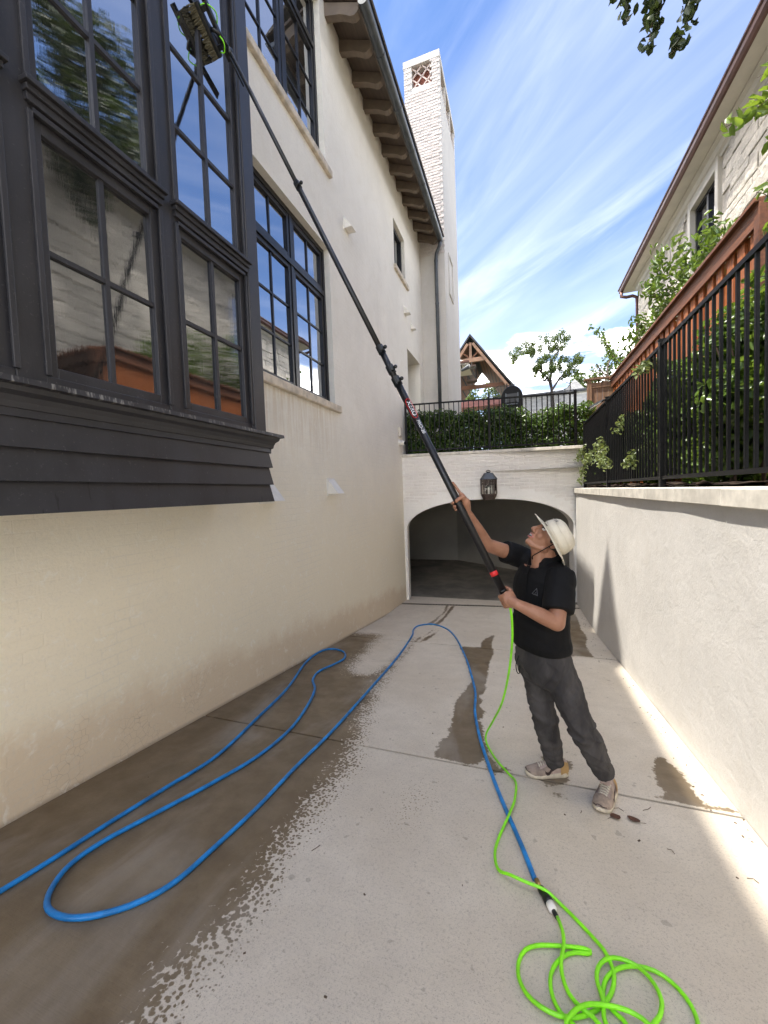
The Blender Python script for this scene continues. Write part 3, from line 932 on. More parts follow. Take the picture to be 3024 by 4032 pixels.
# ---- charcoal bay
XB = -2.05                     # glass plane of the bay
BAYW = [(0.51, 1.07), (1.30, 1.86), (2.09, 2.65)]
YB0, YB1 = -0.45, 2.85
body = MB()
body.box(XL, XB - 0.045, YB0, YB1 - 0.02, -0.02, 4.75)
body.build('bay_body', 'bay_paint', house)
csg = MB()                     # casing field around the sashes, 40 mm proud of the glass
XC = XB + 0.040
edges = [YB0] + [v for a, b in BAYW for v in (a - 0.055, b + 0.055)] + [YB1]
for k in range(0, len(edges), 2):
    csg.box(XB - 0.05, XC, edges[k], edges[k + 1], 0.50, 4.75)
for a, b in BAYW:
    csg.box(XB - 0.05, XC - 0.004, a - 0.055, b + 0.055, 0.50, 0.585)
    csg.box(XB - 0.05, XC - 0.004, a - 0.055, b + 0.055, 1.735, 1.865)
    csg.box(XB - 0.05, XC - 0.004, a - 0.055, b + 0.055, 3.95, 4.75)
csg.build('bay_casing', 'bay_paint', house, bevel=0.004)
post = MB()
post.box(XL + 0.0, XC + 0.022, YB1 - 0.135, YB1, 0.52, 4.75)
post.build('corner_post', 'bay_paint', house, bevel=0.006)
for i, (a, b) in enumerate(BAYW):
    window_x(house, XB, a - 0.055, b + 0.055, 0.58, 1.735, 0.055, [0.5], [0.505], 'bay_paint', 'glass_dim', 0.026, 0.024, seed=100 + i)
    window_x(house, XB, a - 0.055, b + 0.055, 1.865, 3.95, 0.055, [0.5], [0.235, 0.485, 0.74], 'bay_paint', 'glass_wet', 0.026, 0.024, seed=120 + i)
    # stepped brick-mould trim and the small sill under each upper sash
    tr = MB()
    for z0, z1 in ((0.585, 1.735), (1.865, 3.95)):
        for y in (a - 0.067, b + 0.043):
            tr.box(XC - 0.002, XC + 0.014, y, y + 0.024, z0, z1)
        tr.box(XC - 0.003, XC + 0.012, a - 0.043, b + 0.043, z1 - 0.004, z1 + 0.02)
    tr.build('window_trim', 'bay_paint', house, bevel=0.003)
    sl = MB()
    sl.box(XC - 0.02, XC + 0.052, a - 0.085, b + 0.085, 1.828, 1.850)
    sl.box(XC - 0.02, XC + 0.034, a - 0.075, b + 0.075, 1.800, 1.8275)
    sl.box(XC - 0.02, XC + 0.020, a - 0.070, b + 0.070, 1.765, 1.7995)
    sl.build('bay_window_sill', 'bay_paint', house, bevel=0.003)
# ledge under the lower sashes with its cove, in profile
prof = [(0.0, 0.535), (0.135, 0.527), (0.138, 0.503), (0.108, 0.498), (0.100, 0.478), (0.078, 0.462), (0.066, 0.440), (0.060, 0.415), (0.046, 0.408), (0.044, 0.372), (0.0, 0.370)]
lg = MB()
lg.loft([[(XB + 0.0 + p[0], YB0, p[1]) for p in prof], [(XB + p[0], 2.895 + p[0] * 0.75, p[1]) for p in prof]])
lg.build('bay_ledge', 'bay_paint', house)
# clapboards
zb = [-0.035, 0.107, 0.249, 0.378]
for k, z in enumerate(zb):
    h = 0.155 if k < 3 else 0.05
    bd = MB()
    x1, x2 = XB + 0.072, XB + 0.046
    if k == 3: x1, x2 = XB + 0.062, XB + 0.05
    a, b, e = YB0, 2.905, 0.025
    bd.add([(XB - 0.02, a, z), (x1, a, z), (x2, a, z + h), (XB - 0.02, a, z + h), (XB - 0.02, b, z), (x1, b, z), (x2, b - e, z + h), (XB - 0.02, b - e, z + h)],
           [(0, 1, 2, 3), (7, 6, 5, 4), (1, 5, 6, 2), (0, 4, 5, 1), (3, 2, 6, 7), (4, 0, 3, 7)])
    bd.build('siding_board', 'bay_paint', house)
    # board along the short end of the bay
    en = MB()
    en.add([(XL, 2.845, z), (x1 - 0.01, 2.845, z), (x1 - 0.01, 2.895, z), (XL, 2.895, z), (XL, 2.845, z + h), (x2 - 0.01, 2.845, z + h), (x2 - 0.01, 2.87, z + h), (XL, 2.87, z + h)],
           [(0, 3, 2, 1), (4, 5, 6, 7), (0, 1, 5, 4), (1, 2, 6, 5), (2, 3, 7, 6), (3, 0, 4, 7)])
    en.build('siding_board', 'bay_paint', house)

# ---- eave with rafter tails, soffit, gutter
ea = MB()
ea.add([(XL, 5.56, 7.16), (-1.99, 5.56, 6.93), (-1.99, 11.34, 6.93), (XL, 11.34, 7.16)], [(0, 1, 2, 3)])
ea.add([(XL - 0.02, 5.56, 7.20), (-1.96, 5.56, 6.97), (-1.96, 11.34, 6.97), (XL - 0.02, 11.34, 7.20)], [(3, 2, 1, 0)])
ea.add([(XL, 5.56, 7.16), (-1.99, 5.56, 6.93), (-1.96, 5.56, 6.97), (XL, 5.56, 7.2)], [(0, 1, 2, 3)])
ea.build('soffit', 'soffit_wood', house)
ro = MB()
ro.add([(-1.93, 5.50, 6.98), (-1.93, 11.34, 6.98), (-6.0, 11.34, 9.6), (-6.0, 5.50, 9.6)], [(0, 1, 2, 3)])
ro.add([(-1.93, 5.50, 7.03), (-1.93, 11.34, 7.03), (-6.0, 11.34, 9.65), (-6.0, 5.50, 9.65)], [(3, 2, 1, 0)])
ro.add([(-1.93, 5.50, 6.98), (-6.0, 5.50, 9.6), (-6.0, 5.50, 9.65), (-1.93, 5.50, 7.03)], [(0, 1, 2, 3)])
ro.add([(-1.93, 5.50, 6.98), (-1.93, 11.34, 6.98), (-1.93, 11.34, 7.03), (-1.93, 5.50, 7.03)], [(0, 1, 2, 3)])
eroof = ro.build('eave_roof', 'roof_slate', house)
tile_m = chamfer_mesh('roof_tile', 0.12, 0.016, 0.16, 0.006, 0.004, 3)
for i in range(24):
    y = 5.56 + i * 0.242
    mt = Matrix.Translation((-1.99, y + 0.06, 7.06 + random.uniform(-.006, .006))) @ Matrix.Rotation(R(90), 4, 'Z') @ Matrix.Rotation(R(-57), 4, 'X')
    place('roof_tile', tile_m, 'roof_slate', eroof, mt)
for i in range(12):
    y = 5.60 + i * 0.505
    pr = [(XL - 0.02, 7.155), (-2.02, 6.925), (-2.03, 6.86), (-2.06, 6.815), (-2.11, 6.79), (-2.17, 6.80), (-2.24, 6.845), (-2.32, 6.885), (XL - 0.02, 6.965)]
    rt = MB()
    rt.loft([[(p[0], y, p[1]) for p in pr], [(p[0], y + 0.10, p[1]) for p in pr]])
    rt.build('rafter_tail', 'rafter_wood', house)
fa = MB(); fa.box(-2.035, -2.012, 5.57, 11.3, 6.86, 6.955); fa.build('fascia', 'rafter_wood', house)
gt = MB()
GR = 0.075
pr = [(-2.015 + GR * math.cos(a) + GR, 6.855 + GR * math.sin(a)) for a in [math.pi + math.pi * k / 10 for k in range(11)]]
pr += [(-2.015 + (GR - 0.008) * math.cos(a) + GR, 6.858 + (GR - 0.008) * math.sin(a)) for a in [2 * math.pi - math.pi * k / 10 for k in range(11)]]
gt.loft([[(p[0], 5.52, p[1]) for p in pr], [(p[0], 11.22, p[1]) for p in pr]])
gut = gt.build('gutter', 'zinc', house, smooth=False)
ec = MB()
ec.add([(p[0], 5.515, p[1]) for p in pr[:11]], [tuple(range(11))]); ec.build('end_cap', 'zinc', gut)
for i in range(7):
    y = 5.52 + 0.93 * (i + 1) - 0.2
    if y > 11.2: continue
    rg = MB()
    rr = GR + 0.006
    rp = [(-2.015 + GR + rr * math.cos(a), 6.855 + rr * math.sin(a)) for a in [math.pi + math.pi * k / 10 for k in range(11)]]
    rq = [(-2.015 + GR + (rr - 0.004) * math.cos(a), 6.857 + (rr - 0.004) * math.sin(a)) for a in [2 * math.pi - math.pi * k / 10 for k in range(11)]]
    rg.loft([[(p[0], y, p[1]) for p in rp + rq], [(p[0], y + 0.035, p[1]) for p in rp + rq]])
    rg.build('gutter_strap', 'zinc', gut)
ds = MB()
ds.tube([(-1.95, 11.16, 6.80), (-1.97, 11.19, 6.70), (-2.08, 11.27, 6.55), (-2.10, 11.28, 6.40), (-2.10, 11.28, 0.82)], 0.048, 12)
dsp = ds.build('downspout', 'zinc', house, smooth=True)
for z in (1.6, 3.4, 5.2, 6.35):
    MB().tube([(-2.10, 11.28, z), (-2.10, 11.28, z + 0.04)], 0.054, 12).build('pipe_bracket', 'zinc', dsp)

# ---- chimney
CX0, CX1, CY0, CY1, CZ0, CZ1 = -2.86, -1.87, 11.35, 14.0, 0.78, 11.92
ch = MB()
ch.box(CX0, CX1, CY0, CY1, CZ0, 11.10)
OX = (-2.64, -2.08)                     # opening in the narrow face
for x0, x1 in ((CX0, OX[0]), (OX[1], CX1)):
    for y0, y1 in ((CY0, CY0 + 0.22), (CY1 - 0.22, CY1)):
        ch.box(x0, x1, y0, y1, 11.10, 11.74)
ch.box(OX[0], OX[1], CY0 + 0.002, CY0 + 0.21, 11.10, 11.165)
oy = [CY0 + 0.22, CY0 + 0.86, CY0 + 0.98, CY0 + 1.66, CY0 + 1.78, CY1 - 0.22]
for x0, x1 in ((CX0, CX0 + 0.18), (CX1 - 0.18, CX1)):
    for k in (1, 3):
        ch.box(x0, x1, oy[k], oy[k + 1], 11.10, 11.74)
ch.box(CX0 - 0.015, CX1 + 0.015, CY0 - 0.015, CY1 + 0.015, 11.74, CZ1)
chim = ch.build('chimney', 'chimney_plaster', house)
MB().box(CX0 + 0.2, CX1 - 0.2, CY0 + 0.25, CY1 - 0.25, 11.09, 11.73).build('flue', 'terracotta', chim)
lat = MB()
def diamonds(p0, du, dz, nu, depth, name_mat):
    """diagonal lattice over a rectangle spanned by du and dz"""
    p0, du, dz = V(p0), V(du), V(dz)
    n = nu
    rat = dz.length / du.length
    for k in range(-n, n + 1):
        for sgn in (1, -1):
            pts = []
            # line w = sgn*(u*n - k)/m in unit coordinates, clipped
            m_ = max(1, round(n * rat))
            for t in np.linspace(0, 1, 81):
                wv_ = (t * n - k) / m_ if sgn > 0 else 1 - (t * n - k) / m_
                if -1e-6 <= wv_ <= 1 + 1e-6:
                    pts.append(p0 + du * t + dz * wv_)
            if len(pts) > 2:
                MB().beam(pts[0], pts[-1], depth, 0.018, up=du.cross(dz)).build('lattice_bar', 'lattice_tile', chim)
diamonds((OX[0], CY0 + 0.06, 11.165), (OX[1] - OX[0], 0, 0), (0, 0, 0.575), 2, 0.03, None)
for k in (0, 2, 4):
    diamonds((CX1 - 0.08, oy[k], 11.10), (0, oy[k + 1] - oy[k], 0), (0, 0, 0.64), 2, 0.03, None)
# slit niche in the long face: a shallow frame of four raised strips
nf = MB()
for a in ((11.98, 12.02, 5.75, 6.92), (12.66, 12.70, 5.75, 6.92), (12.02, 12.66, 6.88, 6.92), (12.02, 12.66, 5.75, 5.79)):
    nf.box(CX1 - 0.01, CX1 + 0.03, *a)
nf.build('niche_surround', 'chimney_plaster', chim)
# painted bricks on the narrow face, individually set
brick_ms = [chamfer_mesh('brick', 0.099, 0.009, 0.0335, 0.006, 0.004, s) for s in range(5)]
half_m = chamfer_mesh('brick', 0.047, 0.009, 0.0335, 0.006, 0.004, 9)
nb = 0
for row in range(67):
    z = 6.62 + row * 0.0785
    off = 0.104 * (row % 2)
    x = CX0 + 0.052 - off
    while x < CX1 - 0.02:
        L = 0.099
        c = x + 0.05
        lo, hi = max(c - 0.104, CX0), min(c + 0.104, CX1)
        half = (hi - lo) < 0.15
        c2 = (lo + hi) / 2
        x += 0.208
        if hi - lo < 0.07: continue
        if z > 11.08 and OX[0] - 0.02 < c2 < OX[1] + 0.02: continue
        if c2 < -2.75 and z < 9.5: continue
        mt = Matrix.Translation((c2, CY0 + 0.001 - random.uniform(0, 0.007), z)) @ Matrix.Rotation(random.uniform(-.012, .012), 4, 'Y')
        place('brick', half_m if half else random.choice(brick_ms), 'chimney_brick', chim, mt)
        nb += 1

# ---- white vent hoods on the wall
def vent(y, z, s, upright=False):
    vt = MB()
    vt.box(XL, XL + 0.012, y - s, y + s, z - s, z + s)
    vo = vt.build('vent_plate', 'white_vent', house)
    hd = MB()
    hd.add([(XL + 0.012, y - s * .85, z + s * .85), (XL + 0.012, y + s * .85, z + s * .85), (XL + 0.012 + s * 1.25, y + s * .85, z - s * .8), (XL + 0.012 + s * 1.25, y - s * .85, z - s * .8),
            (XL + 0.012, y - s * .85, z - s * .8), (XL + 0.012, y + s * .85, z - s * .8)], [(0, 3, 2, 1), (0, 4, 3), (1, 2, 5), (3, 4, 5, 2)])
    hd.build('vent_flap', 'white_vent', vo)
vent(5.16, 0.12, 0.125)
vent(3.62, 0.06, 0.125)
vent(6.10, 4.30, 0.10)
vent(9.55, 4.38, 0.10)
vent(10.15, 4.22, 0.08)

# ================================================================== GARAGE FRONT WITH ARCH
TH = math.atan(0.165)
FU, FN = V((math.cos(TH), math.sin(TH), 0)), V((math.sin(TH), -math.cos(TH), 0))
FO = V((XL, 8.87, 0))
FROT = Matrix.Rotation(TH, 4, 'Z')
def F(u, z, n=0.0):
    p = FO + FU * u + FN * n
    return (p.x, p.y, z)
ULEN = 3.95
garage = thing('garage_front', 'cream painted brick garage front with wide arched opening at the end of the drive', 'garage', (-0.7, 9.2, -2.45))
UC, UA, ZS, RISE = 1.88, 1.815, -0.86, 0.645
def arch_z(u):
    t = max(-1, min(1, (u - UC) / UA))
    return ZS + RISE * max(0, 1 - abs(t) ** 2.25) ** (1 / 2.0)
fw_ = MB()
us = [UC - UA + 2 * UA * (0.5 - 0.5 * math.cos(math.pi * k / 48)) for k in range(49)]
ZT = 0.81
for a, b in zip(us[:-1], us[1:]):
    fw_.add([F(a, arch_z(a)), F(b, arch_z(b)), F(b, ZT), F(a, ZT)], [(0, 1, 2, 3)])
    fw_.add([F(a, arch_z(a)), F(b, arch_z(b)), F(b, arch_z(b), -0.4), F(a, arch_z(a), -0.4)], [(3, 2, 1, 0)])
    fw_.add([F(a, arch_z(a), -0.4), F(b, arch_z(b), -0.4), F(b, ZT, -0.4), F(a, ZT, -0.4)], [(3, 2, 1, 0)])
for a, b in ((-0.15, UC - UA), (UC + UA, ULEN)):
    fw_.add([F(a, -2.7), F(b, -2.7), F(b, ZT), F(a, ZT)], [(0, 1, 2, 3)])
    fw_.add([F(a, -2.7, -0.4), F(b, -2.7, -0.4), F(b, ZT, -0.4), F(a, ZT, -0.4)], [(3, 2, 1, 0)])
for u, fl in ((UC - UA, 1), (UC + UA, -1)):
    q = [F(u, -2.7), F(u, ZS), F(u, ZS, -0.4), F(u, -2.7, -0.4)]
    fw_.add(q, [(0, 1, 2, 3) if fl > 0 else (3, 2, 1, 0)])
fw_.add([F(-0.15, ZT), F(ULEN, ZT), F(ULEN, ZT, -0.4), F(-0.15, ZT, -0.4)], [(0, 1, 2, 3)])
fw_.build('front_wall', 'facade_plaster', garage)
ab = MB()
for a, b in zip(us[1:-2], us[2:-1]):
    def ring(u):
        t = (u - UC) / UA
        return F(u * 1.0 + 0.10 * t, arch_z(u) + 0.205 - 0.02 * abs(t))
    A0, B0, A1, B1 = F(a, arch_z(a) + 0.004, 0.010), F(b, arch_z(b) + 0.004, 0.010), ring(a), ring(b)
    A1 = tuple(V(A1) + FN * 0.010); B1 = tuple(V(B1) + FN * 0.010)
    ab.add([A0, B0, B1, A1], [(0, 1, 2, 3)])
    ab.add([A1, B1, tuple(V(B1) - FN * 0.02), tuple(V(A1) - FN * 0.02)], [(0, 1, 2, 3)])
ab.build('arch_band', 'facade_plaster', garage)
# bricks over the arch: the sun-raked ones on the right singly, the rest joined
rest = MB()
fb = [chamfer_mesh('brick', 0.102, 0.008, 0.033, 0.006, 0.0045, 20 + s) for s in range(6)]
cand = []
for row in range(14):
    z = -0.20 + row * 0.074
    u = 0.05 + 0.105 * (row % 2)
    while u < 3.80:
        if z > 0.79: break
        t = (u - UC) / UA
        au = max(UC - UA, min(UC + UA, u))
        if z - 0.04 > arch_z(au) + 0.215:
            cand.append((u, z))
        u += 0.211
for row in range(1, 10):
    z = -0.20 - row * 0.074
    u = 3.3 + 0.105 * (row % 2)
    while u < 3.8:
        if z - 0.04 > arch_z(min(UC + UA, u)) + 0.215:
            cand.append((u, z))
        u += 0.211
cand.sort(key=lambda c: -c[0])
for i, (u, z) in enumerate(cand):
    nrm = random.uniform(-0.002, 0.003)
    c = F(u, z + random.uniform(-.003, .003), nrm)
    mt = Matrix.Translation(c) @ FROT @ Matrix.Rotation(random.uniform(-.02, .02), 4, 'Y')
    if i < 290:
        place('brick', random.choice(fb), 'brick_paint', garage, mt)
    else:
        src = random.choice(fb)
        rest.add([mt @ (v.co * 1.0) for v in src.vertices], [tuple(p.vertices) for p in src.polygons])
if rest.v:
    tag(rest.build('brickwork', 'brick_paint', garage), kind='stuff')
# coping stones
for k in range(6):
    a, b = k * 0.66 - 0.02, k * 0.66 + 0.635
    cs = MB()
    pts = [(a, .0), (b, .0)]
    cs.loft([[F(a, 0.812, 0.028), F(b, 0.812, 0.028), F(b, 0.812, -0.45), F(a, 0.812, -0.45)], [F(a, 0.872, 0.028), F(b, 0.872, 0.028), F(b, 0.872, -0.45), F(a, 0.872, -0.45)]])
    cs.build('coping_stone', 'limestone', garage, bevel=0.006)
# room behind the arch
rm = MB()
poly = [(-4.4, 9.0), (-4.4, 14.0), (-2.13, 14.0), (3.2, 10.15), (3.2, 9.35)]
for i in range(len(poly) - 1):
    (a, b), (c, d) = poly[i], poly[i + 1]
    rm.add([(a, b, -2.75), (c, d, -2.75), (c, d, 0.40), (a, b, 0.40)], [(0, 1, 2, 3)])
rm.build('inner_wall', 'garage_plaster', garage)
rc = MB(); rc.add([(p[0], p[1], 0.40) for p in poly] , [(0, 1, 2, 3, 4)])
rc.add([(p[0], p[1], 0.79) for p in poly], [(4, 3, 2, 1, 0)])
rc.build('ceiling', 'garage_plaster', garage)
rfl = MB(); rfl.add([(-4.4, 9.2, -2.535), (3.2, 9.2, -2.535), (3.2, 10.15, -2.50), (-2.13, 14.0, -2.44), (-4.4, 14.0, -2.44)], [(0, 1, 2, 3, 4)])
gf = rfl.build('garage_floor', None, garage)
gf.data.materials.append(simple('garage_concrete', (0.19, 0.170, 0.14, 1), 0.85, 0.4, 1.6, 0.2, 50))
side = MB()
side.box(-4.5, XL - 0.02, 8.9, 9.1, -2.8, 0.5)
side.box(XR + 0.25, 3.3, 9.5, 9.7, -2.8, 0.79)
side.build('side_wall', 'garage_plaster', garage)

# ================================================================== RETAINING WALL ON THE RIGHT
rw = thing('retaining_wall', 'off white plastered retaining wall on the right with limestone coping', 'wall', (1.2, 3, -2))
wv = MB()
def wall_pt(y, z):
    return (XR + 0.010 * noise.noise((y * 1.3, z * 1.7, 3.1)), y, z)
ysr = [-10 + 0.2 * k for k in range(98)]
zsr = [-3.0 + 0.2 * k for k in range(15)] + [-0.145]
vsr = [wall_pt(y, z) for y in ysr for z in zsr]
nz_ = len(zsr)
fsr = [(i * nz_ + j, i * nz_ + j + 1, (i + 1) * nz_ + j + 1, (i + 1) * nz_ + j) for i in range(len(ysr) - 1) for j in range(nz_ - 1)]
wv.add(vsr, fsr)
wv.add([(XR, -10, -0.145), (XR + 0.3, -10, -0.145), (XR + 0.3, 9.4, -0.145), (XR, 9.4, -0.145)], [(0, 1, 2, 3)])
wv.add([(XR + 0.3, -10, -3), (XR + 0.3, 9.4, -3), (XR + 0.3, 9.4, -0.145), (XR + 0.3, -10, -0.145)], [(0, 1, 2, 3)])
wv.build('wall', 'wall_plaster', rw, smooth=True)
for k in range(17):
    a = 9.45 - 0.742 * (k + 1); b = a + 0.737
    MB().box(XR - 0.035, XR + 0.29, a, b, -0.143 + random.uniform(-.001, .001), -0.040 + random.uniform(-.002, .002)).build('coping_stone', 'limestone', rw, bevel=0.005)
MB().box(XR - 0.012, XR + 0.01, -9, 9.3, -3.0, -2.9).build('wall_foot', 'joint', rw)


# ================================================================== IRON FENCES
def iron_fence(root, P, length, zb, zt, posts, gap, pick=0.019, post_w=0.05):
    """P(s, n) -> (x, y) along the fence"""
    d = (V((*P(1, 0), 0)) - V((*P(0, 0), 0))).normalized()
    n = V((-d.y, d.x, 0))
    def bar(s, w, z0, z1, name):
        c = V((*P(s, 0), (z0 + z1) / 2))
        return c, w, z0, z1
    mp_ = {}
    def upright(name, s, w, z0, z1):
        key = (name, round(z1 - z0, 3))
        if key not in mp_:
            m = MB(); m.box(-w / 2, w / 2, -w / 2, w / 2, 0, z1 - z0); mp_[key] = m.mesh(name)
        x, y = P(s, 0)
        return place(name, mp_[key], 'iron_black', root, Matrix.Translation((x, y, z0)) @ Matrix.Rotation(math.atan2(d.y, d.x), 4, 'Z'))
    for s in posts:
        po = upright('post', s, post_w, zb - 0.005, zt + 0.03)
        x, y = P(s, 0)
        cp = MB(); cp.box(-post_w / 2 - 0.006, post_w / 2 + 0.006, -post_w / 2 - 0.006, post_w / 2 + 0.006, 0, 0.012)
        place('post_cap', cp.mesh('post_cap'), 'iron_black', po, Matrix.Translation((x, y, zt + 0.026)) @ Matrix.Rotation(math.atan2(d.y, d.x), 4, 'Z'))
    for a, b in zip(posts[:-1], posts[1:]):
        for z, h in ((zt - 0.018, 0.034), (zb + 0.088, 0.032)):
            r_ = MB()
            pa, pb = V((*P(a, 0), z)), V((*P(b, 0), z))
            dd = (pb - pa).normalized()
            r_.beam(pa + dd * 0.024, pb - dd * 0.024, 0.030, h); r_.build('rail', 'iron_black', root)
        k = max(1, round((b - a) / gap))
        for i in range(1, k):
            upright('picket', a + (b - a) * i / k, pick, zb + 0.085, zt - 0.02)
    return root


fr = thing('iron_fence', 'black iron picket fence along the top of the right retaining wall', 'fence', (1.3, 5, -0.04))
iron_fence(fr, lambda s, n: (1.30, s), 0, -0.035, 1.33, [-0.45, 2.05, 4.54, 7.06, 9.45], 0.108)
ff = thing('iron_fence', 'black iron picket fence on the coping above the garage arch', 'fence', tuple(F(1.9, 0.87, -0.2)))
iron_fence(ff, lambda s, n: F(s, 0, -0.16)[:2], 0, 0.875, 2.04, [0.10, 1.98, 3.80], 0.112)

# ================================================================== CEDAR FENCE
XW = 2.10
cf = thing('cedar_fence', 'tall red brown cedar board fence with top rail behind the shrubs', 'fence', (XW, 7.7, -0.06))
bm_ = [MB().box(-0.012, 0.012, -0.069, 0.069, 0, 2.30).mesh('board') for _ in range(1)][0]
y = 4.72
i = 0
while y < 10.72:
    place('board', bm_, 'cedar', cf, Matrix.Translation((XW + (0.026 if i % 2 else 0.0), y, 0.02)) @ Matrix.Rotation(random.uniform(-.01, .01), 4, 'X'))
    y += 0.118
    i += 1
MB().box(XW - 0.045, XW - 0.014, 4.64, 10.76, 2.29, 2.47).build('top_rail', 'cedar_dark', cf, bevel=0.004)
MB().box(XW - 0.085, XW + 0.09, 4.58, 10.80, 2.472, 2.51).build('cap_board', 'cedar_dark', cf, bevel=0.004)
MB().box(XW + 0.04, XW + 0.08, 4.7, 10.7, 0.9, 1.0).build('back_rail', 'cedar_dark', cf)
MB().box(XW - 0.05, XW + 0.06, 4.575, 4.665, -0.05, 2.47).build('post', 'cedar_dark', cf, bevel=0.004)
# near return running away from the drive
rt_m = MB().box(-0.069, 0.069, -0.012, 0.012, 0, 2.30).mesh('board')
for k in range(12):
    place('board', rt_m, 'cedar_shade', cf, Matrix.Translation((XW + 0.15 + k * 0.128, 4.62 + (0.02 if k % 2 else 0), 0.02)))
MB().box(XW + 0.07, XW + 1.7, 4.56, 4.60, 2.29, 2.47).build('top_rail', 'cedar_shade', cf)
MB().box(XW + 0.092, XW + 1.7, 4.52, 4.70, 2.474, 2.512).build('cap_board', 'cedar_dark', cf)
cr = thing('cedar_fence', 'short weathered brown cedar panel closing the far end of the tall fence', 'fence', (1.8, 10.85, 0.8))
for k in range(4):
    MB().box(1.66 + k * 0.118, 1.772 + k * 0.118, 10.84, 10.862, 0.80, 2.42).build('board', 'cedar_grey', cr)
MB().box(1.56, 1.655, 10.80, 10.90, 0.80, 2.53).build('post', 'cedar_grey', cr, bevel=0.004)
MB().box(1.657, 2.14, 10.815, 10.838, 2.34, 2.46).build('top_rail', 'cedar_grey', cr)
MB().box(1.50, 2.18, 10.78, 10.92, 2.532, 2.57).build('cap_board', 'cedar_grey', cr)

# ================================================================== NEIGHBOUR HOUSE (right)
XN = 3.72
M['stone'] = simple('stone', (0.60, 0.555, 0.48, 1), 0.9, 0.25, 5, 0.9, 14, per=0.35, bdist=0.03)
M['stone_back'] = simple('stone_back', (0.50, 0.46, 0.40, 1), 0.95, 0.25, 6, 0.6, 18, bdist=0.02)
nh = thing('stone_house', 'pale rough stone neighbour house with copper gutter beyond the cedar fence', 'house', (6, 6, -0.06))
NWIN = (9.70, 10.90, 3.6, 5.98)
NW2 = (6.1, 7.3, 0.9, 3.3)
nw = MB()
yy = [-1.5, NWIN[0], NWIN[1], 15.1]; zz = [-0.1, NWIN[2], NWIN[3], 6.32]
for a, b in zip(yy[:-1], yy[1:]):
    for c, d in zip(zz[:-1], zz[1:]):
        if (a, c) == (NWIN[0], NWIN[2]): continue
        nw.add([(XN, a, c), (XN, b, c), (XN, b, d), (XN, a, d)], [(3, 2, 1, 0)])
nw.add([(XN, 15.1, -0.1), (11, 15.1, -0.1), (11, 15.1, 6.32), (XN, 15.1, 6.32)], [(3, 2, 1, 0)])
nw.box(XN + 0.22, 11, -1.49, 15.0, -0.1, 6.3)
nw.build('wall', 'stone_back', nh)
# coursed rubble, set stone by stone on the part in view
st_ms = [chamfer_mesh('stone', 0.5, 0.5, 0.5, 0.10, 0.05, 40 + s) for s in range(8)]
z = 2.45
count = 0
stones = []
while z < 6.2:
    h = random.choice([0.13, 0.16, 0.19, 0.23])
    y = 2.6 + random.random() * 0.4
    while y < 15.0:
        L = random.uniform(0.35, 0.85)
        e = min(y + L, 15.08)
        if not (NWIN[2] - 0.15 < z + h / 2 < NWIN[3] + 0.15 and NWIN[0] - 0.16 < e and y < NWIN[1] + 0.16):
            if e - y > 0.15:
                stones.append((y, e, z, h))
        y = e + 0.012
    z += h + 0.012
stones.sort(key=lambda s: -s[2])
rest = MB()
for i, (a, b, z, h) in enumerate(stones):
    dep = random.uniform(0.035, 0.065)
    mt = Matrix.Translation((XN - dep * 0.35, (a + b) / 2, z + h / 2)) @ Matrix.Rotation(R(-90), 4, 'Z') @ Matrix.Diagonal((b - a, dep, h, 1))
    src = random.choice(st_ms)
    if i < 298:
        place('stone', src, 'stone', nh, mt)
    else:
        rest.add([mt @ v.co for v in src.vertices], [tuple(p.vertices) for p in src.polygons])
if rest.v:
    tag(rest.build('stonework', 'stone', nh), kind='stuff')
# trim, window
tm = MB()
tm.box(XN - 0.07, XN + 0.05, NWIN[0] - 0.13, NWIN[0], NWIN[2] - 0.05, NWIN[3] + 0.2)
tm.box(XN - 0.07, XN + 0.05, NWIN[1], NWIN[1] + 0.13, NWIN[2] - 0.05, NWIN[3] + 0.2)
tm.box(XN - 0.068, XN + 0.05, NWIN[0], NWIN[1], NWIN[3], NWIN[3] + 0.2)
tm.box(XN - 0.10, XN + 0.05, NWIN[0] - 0.16, NWIN[1] + 0.16, NWIN[2] - 0.14, NWIN[2] - 0.052)
tm.build('window_surround', 'cream_paint', nh, bevel=0.01)
nwin = MB()
for a in ((NWIN[0], NWIN[0] + 0.07, NWIN[2], NWIN[3]), (NWIN[1] - 0.07, NWIN[1], NWIN[2], NWIN[3]), (10.26, 10.34, NWIN[2], NWIN[3]), (NWIN[0] + .07, NWIN[1] - .07, NWIN[3] - 0.07, NWIN[3] - 0.001), (NWIN[0] + .07, NWIN[1] - .07, NWIN[2] + .001, NWIN[2] + 0.08)):
    nwin.box(XN + 0.04, XN + 0.12, *a)
nwo = nwin.build('window', 'window_black', nh)
for a, b in ((NWIN[0] + .07, 10.26), (10.34, NWIN[1] - .07)):
    for k in range(3):
        z0 = NWIN[2] + .08 + k * (NWIN[3] - NWIN[2] - .15) / 3; z1 = z0 + (NWIN[3] - NWIN[2] - .15) / 3 - 0.02
        MB().add([(XN + 0.09, a, z0), (XN + 0.09, b, z0), (XN + 0.09, b, z1), (XN + 0.09, a, z1)], [(3, 2, 1, 0)]).build('pane', 'glass', nwo)
        MB().box(XN + 0.07, XN + 0.10, a, b, z1, z1 + 0.02).build('muntin', 'window_black', nwo)
